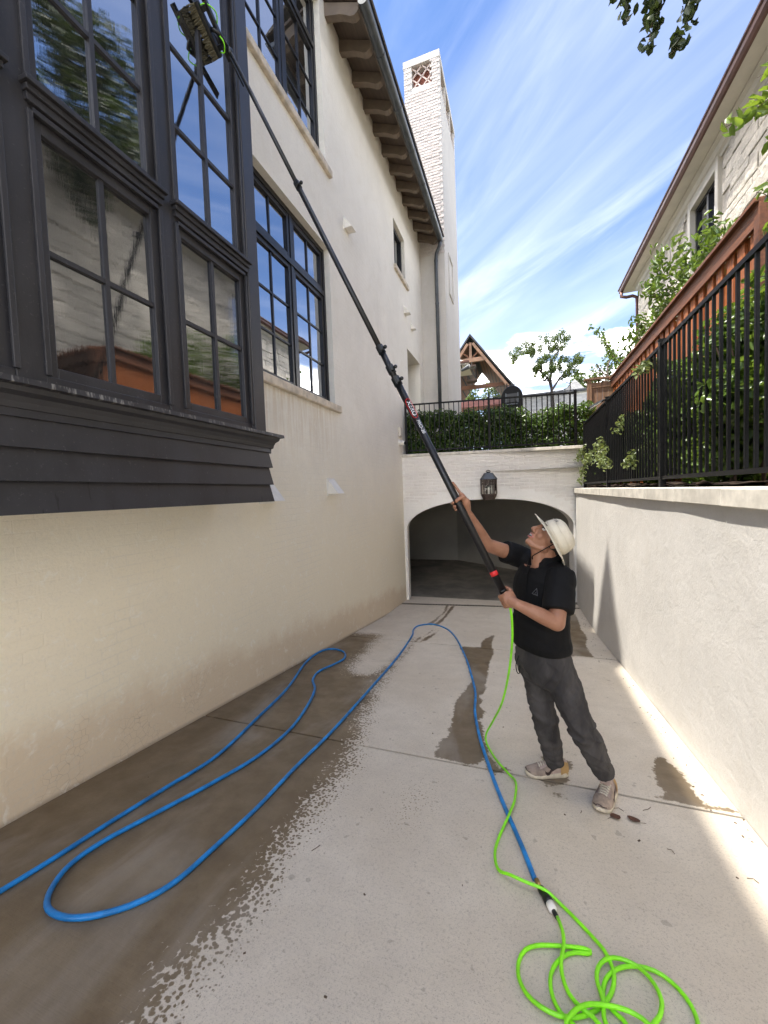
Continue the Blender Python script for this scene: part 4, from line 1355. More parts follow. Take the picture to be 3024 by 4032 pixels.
# eave: cream soffit and crown moulding, copper gutter, roof
sf = MB()
sf.add([(3.31, -1.9, 6.34), (XN, -1.9, 6.34), (XN, 15.5, 6.34), (3.31, 15.5, 6.34)], [(0, 1, 2, 3)])
sf.add([(XN, 15.1, 6.341), (11, 15.1, 6.341), (11, 15.5, 6.341), (XN, 15.5, 6.341)], [(0, 1, 2, 3)])
sf.build('soffit', 'cream_paint', nh)
cm = MB()
cp_ = [(0, 0), (-0.03, 0.0), (-0.05, 0.05), (-0.09, 0.08), (-0.12, 0.16), (-0.18, 0.19), (-0.18, 0.22), (0, 0.22)]
cm.loft([[(XN + p[0], -1.5, 6.115 + p[1]) for p in cp_], [(XN + p[0], 15.1, 6.115 + p[1]) for p in cp_]])
cm.build('cornice', 'cream_paint', nh)
gt2 = MB()
gp = [(3.33, 6.345), (3.27, 6.35), (3.235, 6.39), (3.225, 6.45), (3.20, 6.47), (3.20, 6.49), (3.33, 6.49)]
gt2.loft([[(p[0], -2.0, p[1]) for p in gp], [(p[0], 15.58, p[1]) for p in gp]])
gt2.build('gutter', 'copper', nh)
r2 = MB()
r2.add([(3.20, -2.0, 6.50), (3.20, 15.62, 6.50), (7.2, 11.6, 9.6), (7.2, 2.0, 9.6)], [(3, 2, 1, 0)])
r2.add([(3.20, 15.62, 6.50), (11.2, 15.62, 6.50), (7.2, 11.6, 9.6)], [(0, 1, 2)])
r2.add([(3.20, -2.0, 6.49), (3.20, 15.62, 6.49), (11.2, 15.62, 6.49), (11.2, -2.0, 6.49)], [(0, 1, 2, 3)])
r2.add([(3.20, -2.0, 6.50), (7.2, 2.0, 9.6), (11.2, -2.0, 6.50)], [(2, 1, 0)])
r2.build('roof', 'slate_dark', nh)
dp = MB()
dp.tube([(3.27, 15.40, 6.36), (3.27, 15.40, 6.20), (3.40, 15.30, 6.12), (3.55, 15.22, 6.10), (3.66, 15.18, 6.02), (3.67, 15.18, 5.8), (3.67, 15.18, 0.8)], 0.05, 10)
dp.build('downspout', 'copper', nh, smooth=True)


# ================================================================== PLANTING
def shrub(label, c, rad, n, leaf, wid, mat, seed, group, stems=5, extra=()):
    x, y, z = c
    s = thing('shrub', label, 'shrub', (x, y, z), group)
    r = random.Random(seed)
    cl = []
    k = 14
    for i in range(k):
        cl.append(((x + r.uniform(-.6, .6) * rad[0], y + r.uniform(-.7, .7) * rad[1], z + r.uniform(0.12, 0.92) * rad[2] * 2),
                   (rad[0] * r.uniform(.4, .7), rad[1] * r.uniform(.35, .55), rad[2] * r.uniform(.28, .45)), n // k))
    for e in extra:
        cl.append(e)
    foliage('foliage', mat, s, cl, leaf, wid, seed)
    st = MB()
    for i in range(stems):
        a = r.uniform(0, 6.28)
        limb(st, [(x + .1 * math.cos(a), y + .1 * math.sin(a), z - 0.03), (x + .25 * rad[0] * math.cos(a), y + .4 * rad[1] * math.sin(a), z + rad[2] * 0.9), (x + .6 * rad[0] * math.cos(a), y + .7 * rad[1] * math.sin(a), z + rad[2] * 1.7)], 0.011, 0.004, 5)
    st.build('stem', 'twig', s)
    return s


GS = 'shrubs between the iron fence and the cedar fence'
spots = [(3.0, 0.62, 'glossy shrub nearest the camera behind the iron fence'),
         (3.85, 0.68, 'second glossy shrub from the camera behind the iron fence'),
         (4.75, 0.66, 'tall glossy shrub behind the thick fence post'),
         (5.7, 0.57, 'fourth glossy shrub from the camera behind the iron fence'),
         (6.7, 0.56, 'middle glossy shrub left of the thick fence post'),
         (7.8, 0.58, 'glossy shrub near the small floodlight on the fence'),
         (8.9, 0.50, 'farthest glossy shrub in the corner behind the iron fence')]
for i, (y, h, lab) in enumerate(spots):
    shrub(lab, (1.66, y, -0.04), (0.32, 0.66, h), 5600 if i < 4 else 4200, 0.082 if i < 3 else 0.072, 0.046, 'leaf_shrub', 50 + i, GS)


def sprig(mb, cl, pts, n, r0=0.006, spread=0.06, dens=9):
    """one arching twig and the leaf clumps along it"""
    limb(mb, pts, r0, 0.002, 5)
    ps = catmull(pts, 0.05)
    m = len(ps)
    for i in range(n):
        p = ps[int(m * (0.25 + 0.75 * (i + 0.5) / n)) - 1]
        cl.append((tuple(p), (spread, spread, spread), dens))


# creeper shoots pushing out through the iron fence
cr_ = thing('creeper', 'pale variegated creeper shoots hanging through the iron fence pickets', 'creeper', (1.35, 6.5, -0.03))
tw, cl = MB(), []
for pts in ([(1.5, 7.4, 0.75), (1.3, 7.1, 0.62), (1.14, 6.8, 0.48), (1.10, 6.4, 0.34), (1.12, 6.1, 0.26)],
            [(1.5, 7.6, 0.8), (1.25, 7.4, 0.70), (1.10, 7.3, 0.52), (1.06, 7.2, 0.36)],
            [(1.5, 8.9, 0.7), (1.3, 8.8, 0.58), (1.16, 8.7, 0.35), (1.12, 8.65, 0.05)],
            [(1.5, 9.2, 0.8), (1.25, 9.2, 0.75), (1.12, 9.1, 0.5)],
            [(1.55, 5.0, 1.15), (1.38, 4.95, 1.25), (1.24, 4.9, 1.22), (1.16, 4.85, 1.12)],
            [(1.5, 6.2, 0.9), (1.34, 6.1, 0.86), (1.2, 6.0, 0.72)],
            [(1.5, 5.6, 0.4), (1.3, 5.5, 0.35), (1.2, 5.4, 0.22)]):
    sprig(tw, cl, pts, 10, 0.004, 0.085, 15)
foliage('foliage', 'leaf_creeper', cr_, cl, 0.058, 0.034, 77, tone=(0.25, 0.95))
tw.build('stem', 'twig', cr_)
# loose shoots close to the camera at the right edge
ns = thing('creeper', 'bright green leafy shoots reaching over the fence at the right edge', 'creeper', (1.6, 3.2, -0.03))
tw, cl = MB(), []
for pts in ([(1.75, 3.3, 1.0), (1.62, 3.25, 1.5), (1.50, 3.2, 1.72), (1.42, 3.2, 1.78)], [(1.75, 3.3, 1.0), (1.6, 3.2, 1.4), (1.45, 3.15, 1.55)],
            [(1.7, 3.1, 0.9), (1.55, 3.15, 1.2), (1.42, 3.2, 1.27), (1.37, 3.2, 1.27)], [(1.8, 3.6, 1.1), (1.66, 3.5, 1.25), (1.5, 3.4, 1.22)]):
    sprig(tw, cl, pts, 7, 0.004, 0.05)
foliage('foliage', 'leaf_young', ns, cl, 0.075, 0.034, 78)
tw.build('stem', 'twig', ns)

# laurel rising behind the cedar fence
lau = thing('shrub', 'tall laurel shrub rising above the cedar fence before the stone house', 'shrub', (2.55, 8.2, -0.06))
tw, cl = MB(), []
r = random.Random(5)
for y, top, n in ((5.6, 2.95, 8), (6.1, 3.2, 9), (6.5, 3.15, 9), (7.0, 3.75, 12), (7.4, 3.95, 12), (7.8, 3.7, 12), (8.3, 3.6, 12), (8.9, 3.4, 12), (9.5, 3.25, 11), (10.1, 3.1, 11), (10.6, 3.1, 9)):
    for q in range(3):
        ox, oy, dz = r.uniform(-.25, .25), r.uniform(-.35, .35), r.uniform(-.5, 0)
        sprig(tw, cl, [(2.55, y, -0.05), (2.5, y + oy * .5, 1.6), (2.45 + ox * .6, y + oy, (top + dz) * .82), (2.4 + ox - .1, y + oy * 1.3, top + dz)], n + 9, 0.012, 0.16, 14)
for k in range(3):
    sprig(tw, cl, [(2.5, 11.0, 0.8), (2.35, 11.2, 2.7), (2.2, 11.8 + .3 * k, 3.5 + .2 * k), (2.15 - .12 * k, 12.2 + .3 * k, 4.1 + .2 * k)], 14, 0.010, 0.09)
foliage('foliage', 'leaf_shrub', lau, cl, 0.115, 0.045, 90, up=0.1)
tw.build('stem', 'twig', lau)

# clipped hedge behind the far iron fence
hg = thing('hedge', 'clipped dark green hedge behind the fence above the garage arch', 'hedge', tuple(F(1.9, 0.8, -0.8)))
cl = []
r = random.Random(9)
for i in range(42):
    u = -0.1 + 4.3 * i / 41
    top = 1.93 - 0.17 * math.exp(-((u - 3.1) / 0.35) ** 2) + r.uniform(-.07, .05)
    for zc_, k in ((1.05, 110), (1.35, 110), (top - 0.22, 150)):
        p = F(u + r.uniform(-.05, .05), zc_, -0.62 + r.uniform(-.1, .1))
        cl.append((p, (0.17, 0.32, 0.23), int(k * 1.5)))
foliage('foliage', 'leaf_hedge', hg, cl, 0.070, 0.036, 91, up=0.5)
st = MB()
for i in range(16):
    p = V(F(0.1 + 4.0 * i / 15, 0.8, -0.62))
    limb(st, [p, p + V((r.uniform(-.08, .08), 0, .5)), p + V((r.uniform(-.15, .15), 0, .95))], 0.016, 0.005, 5)
st.build('stem', 'twig', hg)


# ================================================================== TREES
def branching(mb, tips, p, d, L, rad, depth, r):
    q = p + d * L
    mid = (p + q) / 2 + V((r.uniform(-1, 1), r.uniform(-1, 1), r.uniform(-.4, .6))) * L * 0.10
    limb(mb, [p, mid, q], rad, rad * 0.62, 7)
    if depth == 0:
        tips.append(q)
        return
    for k in range(r.choice([2, 3])):
        nd = (d + V((r.uniform(-1, 1), r.uniform(-1, 1), r.uniform(-.35, .7))) * 0.75).normalized()
        branching(mb, tips, q, nd, L * r.uniform(.6, .82), rad * 0.6, depth - 1, r)


# spreading oak beyond the far fence: crown in separate clumps with sky between
oak = thing('oak_tree', 'open crowned oak with bare limbs against the clouds beyond the far fence', 'tree', (1.75, 24, 0.8))
tr = MB()
trunks = [[(1.78, 24, 0.8), (1.80, 24, 3.0), (1.78, 24, 4.45), (1.70, 24, 5.4), (1.66, 24, 5.9)],
          [(1.70, 24, 5.4), (1.50, 24, 6.0), (1.20, 24, 6.3), (1.02, 24.1, 6.55), (0.72, 24.2, 6.9), (0.45, 24, 7.1)],
          [(1.66, 24, 5.85), (1.72, 24, 6.4), (1.70, 24.2, 6.9), (1.62, 24.2, 7.4), (1.62, 24.2, 7.75)],
          [(1.72, 24, 5.3), (2.05, 24, 5.8), (2.30, 24, 6.1), (2.55, 24, 6.4), (2.75, 23.9, 6.5)],
          [(1.70, 24.1, 6.9), (1.95, 24.1, 7.2), (2.15, 24, 7.5)],
          [(1.2, 24, 6.3), (1.22, 24, 6.7), (1.3, 23.9, 7.1)],
          [(1.5, 24, 6.0), (1.3, 24.2, 5.9), (1.35, 24.1, 6.1)]]
for k, t_ in enumerate(trunks):
    limb(tr, t_, 0.13 if k == 0 else 0.06, 0.06 if k == 0 else 0.018, 8)
tr.build('trunk', 'bark', oak, smooth=True)
cl = []
r = random.Random(21)
for (x, z, rx, rz, n) in ((0.05, 7.50, .42, .20, 1), (0.45, 7.72, .45, .24, 1), (0.95, 7.60, .40, .22, 1), (-0.25, 7.30, .25, .15, 1), (0.6, 7.42, .3, .16, 1), (1.15, 7.05, .42, .22, 1), (1.35, 8.02, .36, .22, 1), (1.75, 7.95, .36, .26, 1), (2.2, 8.0, .36, .24, 1), (2.4, 7.75, .28, .2, 1),
                          (1.95, 7.5, .3, .16, 1), (1.1, 6.65, .26, .2, 1), (0.85, 6.5, .22, .18, 1), (1.65, 6.9, .36, .22, 1), (2.0, 6.6, .3, .18, 1), (1.75, 6.3, .3, .2, 1), (1.45, 6.1, .28, .16, 1), (2.55, 6.55, .42, .30, 1), (2.95, 6.75, .32, .28, 1), (2.75, 6.2, .42, .25, 1), (3.15, 6.9, .18, .2, 1), (2.4, 6.05, .3, .18, 1), (2.3, 6.9, .2, .14, 1)):
    for q in range(6):
        cl.append(((x + r.uniform(-.7, .7) * rx, 24 + r.uniform(-.8, .8), z + r.uniform(-.7, .7) * rz), (rx * .48, .45, rz * .6), 62))
foliage('crown', 'leaf_tree', oak, cl, 0.085, 0.055, 101, up=0.4)


def far_tree(label, c, h, w, seed, n=2600, mat='leaf_tree', leaf=0.26):
    x, y, z = c
    t_ = thing('tree', label, 'tree', c)
    r = random.Random(seed)
    mb = MB()
    tips = []
    branching(mb, tips, V((x, y, z)), V((r.uniform(-.1, .1), 0, 1)).normalized(), h * 0.36, h * 0.032, 3, r)
    mb.build('trunk', 'bark', t_)
    cl = []
    for i in range(26):
        cl.append(((x + r.uniform(-.75, .75) * w, y + r.uniform(-.7, .7) * w, z + h * r.uniform(.45, .95)), (w * r.uniform(.18, .34), w * .3, h * r.uniform(.07, .14)), n // 26))
    foliage('crown', mat, t_, cl, leaf, leaf * .6, seed)
    return t_


far_tree('bushy tree seen under the timber gable roof', (-3.2, 38, 0.8), 9.0, 2.6, 31)
far_tree('low bushy tree at the left below the timber gable', (-5.6, 40, 0.8), 8.6, 2.4, 32)
far_tree('small distant tree behind the trampoline net', (0.9, 44, 0.8), 8.6, 1.4, 33, 1500)
far_tree('distant green tree right of the oak', (5.4, 36, 0.8), 8.2, 2.0, 34)
far_tree('thin distant tree above the end of the cedar fence', (7.5, 36, 0.8), 9.6, 1.6, 35, 1300)

# overhanging tree on the right whose crown only dips into the frame
ov = thing('tree', 'overhanging tree whose dark leaf sprays dip into the top of the sky', 'tree', (3.0, 0.6, -0.06))
tb = MB()
limb(tb, [(3.0, 0.6, -0.1), (2.95, 0.7, 1.6), (2.8, 0.9, 3.2), (2.55, 1.2, 4.6), (2.3, 1.4, 5.6)], 0.12, 0.05, 9)
limb(tb, [(2.8, 0.9, 3.2), (2.2, 1.7, 4.3), (1.7, 2.7, 4.9), (1.35, 3.6, 5.0), (1.05, 4.2, 4.75)], 0.05, 0.012, 7)
limb(tb, [(2.55, 1.2, 4.6), (1.9, 1.0, 5.4), (1.2, 0.6, 5.9)], 0.045, 0.012, 7)
limb(tb, [(2.8, 0.9, 3.2), (3.0, 0.2, 4.6), (2.8, -0.8, 5.6)], 0.045, 0.012, 7)
tb.build('trunk', 'bark', ov, smooth=True)
cl = []
tw = MB()
for pts in ([(1.35, 3.6, 5.0), (1.05, 3.95, 4.5), (0.93, 4.0, 4.05), (0.90, 4.0, 3.90)], [(1.2, 3.9, 4.9), (1.12, 4.0, 4.2), (1.10, 4.0, 3.85), (1.06, 4.0, 3.6)],
            [(1.35, 3.6, 5.0), (1.42, 3.95, 4.2), (1.34, 4.0, 3.70), (1.25, 4.0, 3.50), (1.2, 4.0, 3.45)], [(1.5, 3.4, 5.0), (1.6, 3.8, 4.2), (1.55, 4.0, 3.85)],
            [(1.5, 3.4, 5.0), (1.0, 3.9, 4.6), (0.85, 4.0, 4.05)], [(1.35, 3.6, 5.0), (1.3, 3.95, 4.3), (1.26, 4.0, 4.0)]):
    sprig(tw, cl, pts, 12, 0.006, 0.075, 11)
cl_d, cl = cl, []
for pts in ([(2.2, 1.7, 4.3), (1.9, 2.6, 3.0), (1.6, 3.1, 2.55), (1.42, 3.2, 2.46)], [(1.9, 2.4, 3.2), (1.65, 3.1, 2.5), (1.45, 3.2, 2.30), (1.26, 3.2, 2.22)], [(1.9, 2.6, 3.0), (1.7, 3.1, 2.4), (1.52, 3.2, 2.05)]):
    sprig(tw, cl, pts, 14, 0.005, 0.08, 9)
tw.build('twig', 'twig', ov)
tag(foliage('leaf_spray', 'leaf_oak', ov, cl_d, 0.085, 0.055, 111), kind='stuff')
tag(foliage('leaf_spray', 'leaf_young', ov, cl, 0.10, 0.045, 113), kind='stuff')
cl = []
r = random.Random(3)
for i in range(70):
    y = r.uniform(0.5, 5.9)
    cl.append(((r.uniform(1.9, 3.4), y, r.uniform(5.6, 9.8 if y < 4.6 else 7.6)), (.42, .42, .34), 190))
foliage('crown', 'leaf_oak', ov, cl, 0.11, 0.07, 112)

# ================================================================== BEYOND THE FAR FENCE
# timber gable pavilion
pv = thing('timber_pavilion', 'steep open timber gable pavilion with slate roof beside the chimney', 'pavilion', (-1.85, 19, 0.8))
pk = (-1.85, 6.30)
sl_ = (6.30 - 4.05) / (1.62)
for s in (-1, 1):
    a = MB(); n_ = 1.9
    e = (pk[0] + s * n_, pk[1] - sl_ * n_)
    a.add([(pk[0], 17.0, pk[1]), (pk[0], 22.5, pk[1]), (e[0], 22.5, e[1]), (e[0], 17.0, e[1])], [(0, 1, 2, 3)])
    off = 0.10
    a.add([(pk[0], 16.96, pk[1] + off), (pk[0], 22.5, pk[1] + off), (e[0] + s * .06, 22.5, e[1] + off), (e[0] + s * .06, 16.96, e[1] + off)], [(3, 2, 1, 0)])
    a.add([(pk[0], 16.96, pk[1]), (e[0] + s * .06, 16.96, e[1]), (e[0] + s * .06, 16.96, e[1] + off), (pk[0], 16.96, pk[1] + off)], [(0, 1, 2, 3)])
    a.build('roof_plane', 'slate_dark', pv)
    for k in range(9):              # plank ceiling lines
        u0 = 0.12 + k * 0.19
        p = (pk[0] + s * u0, pk[1] - sl_ * u0 - 0.02)
        q = (pk[0] + s * (u0 + .15), pk[1] - sl_ * (u0 + .15) - 0.02)
        pl = MB(); pl.add([(p[0], 17.25, p[1]), (q[0], 17.25, q[1]), (q[0], 22.4, q[1]), (p[0], 22.4, p[1])], [(0, 1, 2, 3) if s < 0 else (3, 2, 1, 0)])
        pl.build('ceiling_plank', 'deck_wood', pv)
    b = MB()
    b.beam((pk[0] + s * 0.10, 17.05, pk[1] - 0.30), (pk[0] + s * 1.84, 17.05, pk[1] - 0.30 - sl_ * 1.74), 0.10, 0.20, up=(0, 1, 0))
    b.build('rafter', 'beam_wood', pv)
    MB().box(pk[0] + s * 1.45 - .09, pk[0] + s * 1.45 + .09, 17.3, 17.48, 0.8, 4.2).build('post', 'beam_wood', pv)
    MB().beam((pk[0], 17.12, 5.40), (pk[0] + s * 0.34, 17.12, 5.72), 0.06, 0.08, up=(0, 1, 0)).build('brace', 'deck_wood', pv)
MB().box(pk[0] - .05, pk[0] + .05, 17.0, 17.1, 5.42, 6.05).build('king_post', 'beam_wood', pv)
MB().box(pk[0] - .62, pk[0] + .55, 16.98, 17.12, 5.26, 5.42).build('collar_beam', 'beam_wood', pv)
MB().box(pk[0] - 1.4, pk[0] + 1.4, 17.2, 17.34, 4.22, 4.36).build('tie_beam', 'deck_wood', pv)
ln = thing('hanging_lantern', 'iron and glass lantern hanging inside the timber gable', 'lantern', (-1.80, 16.9, 4.45))
for sx in (-1, 1):
    for sy in (-1, 1):
        MB().box(-1.80 + sx * .17 - .012, -1.80 + sx * .17 + .012, 16.9 + sy * .17 - .012, 16.9 + sy * .17 + .012, 4.50, 5.0).build('corner_bar', 'iron_black', ln)
MB().box(-2.0, -1.6, 16.7, 17.1, 4.42, 4.50).build('base', 'bronze', ln)
MB().box(-1.99, -1.61, 16.71, 17.09, 5.0, 5.05).build('lantern_top', 'bronze', ln)
MB().tube([(-1.8, 16.9, 5.05), (-1.8, 17.0, 5.26)], 0.015, 6).build('hanger', 'iron_black', ln)
for s in (-1, 1):
    MB().add([(-1.97, 16.9 + s * .17, 4.5), (-1.63, 16.9 + s * .17, 4.5), (-1.63, 16.9 + s * .17, 5.0), (-1.97, 16.9 + s * .17, 5.0)], [(0, 1, 2, 3)]).build('pane', 'clear_glass', ln)
# corner of a low porch roof with a floodlight
po = thing('porch_roof', 'corner of a low porch roof with gutter just right of the chimney', 'roof', (-2.2, 15.5, 0.8))
p_ = MB(); p_.add([(-3.6, 15.2, 4.62), (-1.75, 15.2, 4.62), (-1.75, 16.6, 4.62), (-3.6, 16.6, 4.62)], [(0, 1, 2, 3)])
p_.add([(-3.6, 15.2, 5.2), (-2.05, 15.2, 4.85), (-1.72, 15.16, 4.70), (-3.6, 15.16, 4.70)], [(0, 1, 2, 3)])
p_.add([(-3.6, 15.16, 4.62), (-1.72, 15.16, 4.62), (-1.72, 15.16, 4.70), (-3.6, 15.16, 4.70)], [(0, 1, 2, 3)])
p_.build('soffit', 'cream_paint', po)
MB().beam((-3.6, 15.12, 4.72), (-1.70, 15.12, 4.72), 0.06, 0.07).build('gutter', 'copper', po)
fl_ = thing('floodlight', 'grey floodlight under the porch roof corner beside the chimney', 'light', (-1.75, 15.1, 4.45))
MB().caps((-1.95, 15.1, 4.42), 0.05, (-1.72, 15.05, 4.50), 0.085).build('housing', 'zinc', fl_, smooth=True)
MB().ball((-1.68, 15.04, 4.51), (.02, 0, 0), (0, .08, 0), (0, 0, .07)).build('lens', 'white_vent', fl_, smooth=True)
MB().tube([(-1.95, 15.1, 4.42), (-2.0, 15.15, 4.62)], 0.02, 6).build('bracket', 'iron_black', fl_)

# black domed oven on its stand
ov_ = thing('domed_oven', 'black domed outdoor oven above the hedge', 'oven', (-0.2, 13.1, 0.8))
rings = []
for y in (12.9, 12.95, 13.5):
    k = 0.94 if y == 12.9 else 1
    rings.append([(-0.2 + 0.33 * k * math.cos(a), y, 2.72 + 0.42 * k * math.sin(a)) for a in [math.pi * q / 16 for q in range(17)]] + [(-0.2 - 0.33 * k, y, 2.45), (-0.2 + 0.33 * k, y, 2.45)])
MB().loft(rings).build('dome', 'iron_black', ov_)
MB().box(-0.36, -0.04, 12.87, 12.9, 2.62, 2.88).build('door', 'window_black', ov_)
for a in ((-0.39, -0.36, 2.6, 2.9), (-0.04, -0.01, 2.6, 2.9)):
    MB().box(a[0], a[1], 12.86, 12.9, a[2], a[3]).build('door_trim', 'zinc', ov_)
MB().box(-0.36, -0.02, 12.84, 12.9, 2.545, 2.575).build('door_trim', 'zinc', ov_)
MB().box(-0.5, 0.1, 12.92, 13.5, 0.8, 2.45).build('stand', 'zinc', ov_)
pc = thing('garden_table', 'long pale pink covered table behind the hedge', 'table', (-1.2, 14.2, 0.8))
MB().box(-2.3, -0.56, 13.95, 14.6, 2.80, 3.02).build('cloth', 'pink_cover', pc, bevel=0.03)
for x in (-2.2, -0.66):
    MB().box(x - .03, x + .03, 14.2, 14.26, 0.8, 2.8).build('leg', 'iron_black', pc)

# trampoline net frame
tp = thing('trampoline', 'dark netted trampoline frame behind the far fence', 'trampoline', (0.4, 17.2, 0.8))
ringp = [(0.35 + 1.55 * math.cos(a), 17.3 + 1.3 * math.sin(a)) for a in [2 * math.pi * k / 24 for k in range(25)]]
MB().tube([(x, y, 4.0 - 0.10 * math.sin(k * math.pi / 3) ** 2) for k, (x, y) in enumerate(ringp)], 0.012, 5).build('top_cord', 'iron_black', tp)
MB().tube([(x, y, 1.75) for x, y in ringp], 0.03, 6).build('ring', 'iron_black', tp)
for k in range(0, 24, 4):
    x, y = ringp[k]
    MB().tube([(x, y, 0.8), (x, y, 3.55), (x, y, 4.02)], [0.022, 0.022, 0.022], 6).build('net_pole', 'iron_black', tp)
nm = bpy.data.materials.new('net'); nm.use_nodes = True
t_ = nm.node_tree; mx = t_.nodes.new('ShaderNodeMixShader'); tr_ = t_.nodes.new('ShaderNodeBsdfTransparent')
mx.inputs[0].default_value = 0.22
t_.links.new(tr_.outputs[0], mx.inputs[1]); t_.links.new(t_.nodes['Principled BSDF'].outputs[0], mx.inputs[2]); t_.links.new(mx.outputs[0], t_.nodes['Material Output'].inputs['Surface'])
t_.nodes['Principled BSDF'].inputs['Base Color'].default_value = (0.02, 0.02, 0.02, 1)
M['net'] = nm
MB().loft([[(x, y, 1.8) for x, y in ringp[:-1]], [(x, y, 3.95) for x, y in ringp[:-1]]], cap=False).build('net', 'net', tp)

# far pale brick house with a pointed gable
t = NT('far_brick')
sx = t.sep(); cb = t.node('ShaderNodeCombineXYZ'); t.l.new(sx[0], cb.inputs[0]); t.l.new(sx[2], cb.inputs[1])
br = t.node('ShaderNodeTexBrick'); br.inputs['Scale'].default_value = 1
br.inputs['Brick Width'].default_value = 0.42; br.inputs['Row Height'].default_value = 0.14; br.inputs['Mortar Size'].default_value = 0.012
br.inputs['Color1'].default_value = (0.62, 0.60, 0.57, 1); br.inputs['Color2'].default_value = (0.38, 0.37, 0.36, 1); br.inputs['Mortar'].default_value = (0.5, 0.49, 0.47, 1)
t.l.new(cb.outputs[0], br.inputs['Vector'])
M['far_brick'] = t.out(br.outputs['Color'], 0.9, t.bump(br.outputs['Fac'], 0.3, 0.01))
fh = thing('brick_house', 'distant pale grey brick house with pointed gable behind the oak', 'house', (3, 30, 0.8))
hw = MB()
hw.box(0.2, 6.5, 30, 38, 0.8, 6.35)
hw.build('wall', 'far_brick', fh)
gw = MB(); gw.loft([[(2.75, 29.9, 6.3), (4.35, 29.9, 6.3), (3.56, 29.9, 7.2)], [(2.75, 36, 6.3), (4.35, 36, 6.3), (3.56, 36, 7.2)]]); gw.build('gable', 'far_brick', fh)
MB().box(0.1, 6.6, 29.8, 38.2, 6.352, 6.5).build('roof', 'slate_dark', fh)

# overhead cables
for lab, a, b in (('topmost overhead cable crossing behind the oak', (-3.91, 19.14), (12.79, 18.46)), ('middle overhead cable crossing behind the oak', (-3.75, 18.80), (12.79, 18.23)), ('lowest overhead cable crossing behind the oak', (-3.29, 18.17), (12.78, 17.69))):
    dx = (b[0] - a[0]); pts = []
    for k in range(41):
        s_ = -1.6 + 4.2 * k / 40
        pts.append((a[0] + dx * s_, 60, a[1] + (b[1] - a[1]) * s_ + 0.10 * ((s_ - .5) ** 2 - .25)))
    tag(MB().tube(pts, 0.022, 5).build('overhead_cable', 'zinc'), lab, 'cable', 'overhead cables')

# ================================================================== SMALL FITTINGS
# wall lantern over the arch
LU, LN = 1.905, 0.17
lt = thing('wall_lantern', 'bronze box lantern with lattice glass fixed above the arch', 'lantern', tuple(F(LU, -0.22, 0.0)))
def LB(name, u0, u1, n0, n1, z0, z1, mat, parent=None):
    m = MB(); m.loft([[F(LU + u0, z0, LN + n0), F(LU + u1, z0, LN + n0), F(LU + u1, z0, LN + n1), F(LU + u0, z0, LN + n1)], [F(LU + u0, z1, LN + n0), F(LU + u1, z1, LN + n0), F(LU + u1, z1, LN + n1), F(LU + u0, z1, LN + n1)]])
    return m.build(name, mat, parent or lt)
def ringL(hw_, hn, z, ch=0.35):
    c_ = hw_ * ch
    return [F(LU + u, z, LN + n) for u, n in ((-hw_ + c_, -hn), (hw_ - c_, -hn), (hw_, -hn + c_), (hw_, hn - c_), (hw_ - c_, hn), (-hw_ + c_, hn), (-hw_, hn - c_), (-hw_, -hn + c_))]
MB().loft([ringL(.175, .145, .215), ringL(.180, .150, .225), ringL(.175, .145, .235), ringL(.10, .08, .345), ringL(.095, .075, .36)]).build('lantern_roof', 'zinc', lt)
MB().tube([F(LU, .36, LN), F(LU, .39, LN)], [.05, .03], 10).build('finial', 'iron_black', lt)
fi = MB(); fi.tube([F(LU + .045 * math.cos(a), .385 + .032 * math.sin(a), LN) for a in [math.pi * k / 8 for k in range(9)]], .009, 6); fi.build('ring', 'iron_black', lt)
MB().loft([ringL(.115, .09, -.225), ringL(.160, .135, -.125), ringL(.165, .14, -.095)]).build('lantern_base', 'bronze', lt)
R8 = [(-.16 + .056, -.135), (.16 - .056, -.135), (.16, -.135 + .056), (.16, .135 - .056), (.16 - .056, .135), (-.16 + .056, .135), (-.16, .135 - .056), (-.16, -.135 + .056)]
for u, n in R8:
    LB('corner_bar', u - .010, u + .010, n - .010, n + .010, -.095, .215, 'bronze')
for i in range(8):
    (u0, n0), (u1, n1) = R8[i], R8[(i + 1) % 8]
    MB().add([F(LU + u0, -.095, LN + n0), F(LU + u1, -.095, LN + n1), F(LU + u1, .215, LN + n1), F(LU + u0, .215, LN + n0)], [(0, 1, 2, 3)]).build('pane', 'clear_glass', lt)
    la = MB()
    nseg = 4 if i % 2 == 0 else 1
    for k in range(nseg):
        for zz0 in (.095, .155):
            for a, b in ((k, k + 1), (k + 1, k)):
                ta, tb_ = a / nseg, b / nseg
                p = F(LU + u0 + (u1 - u0) * ta, zz0, LN + (n0 + (n1 - n0) * ta) * 1.02)
                q = F(LU + u0 + (u1 - u0) * tb_, zz0 + .06, LN + (n0 + (n1 - n0) * tb_) * 1.02)
                la.beam(p, q, .006, .010)
    la.build('lattice', 'bronze', lt)
LB('back_plate', -.06, .06, -LN + .002, -LN + .02, -.1, .3, 'bronze')
LB('wall_arm', -.02, .02, -LN + .02, -.10, .22, .26, 'bronze')
LB('candle', -.018, .018, -.018, .018, -.095, .06, 'white_vent')

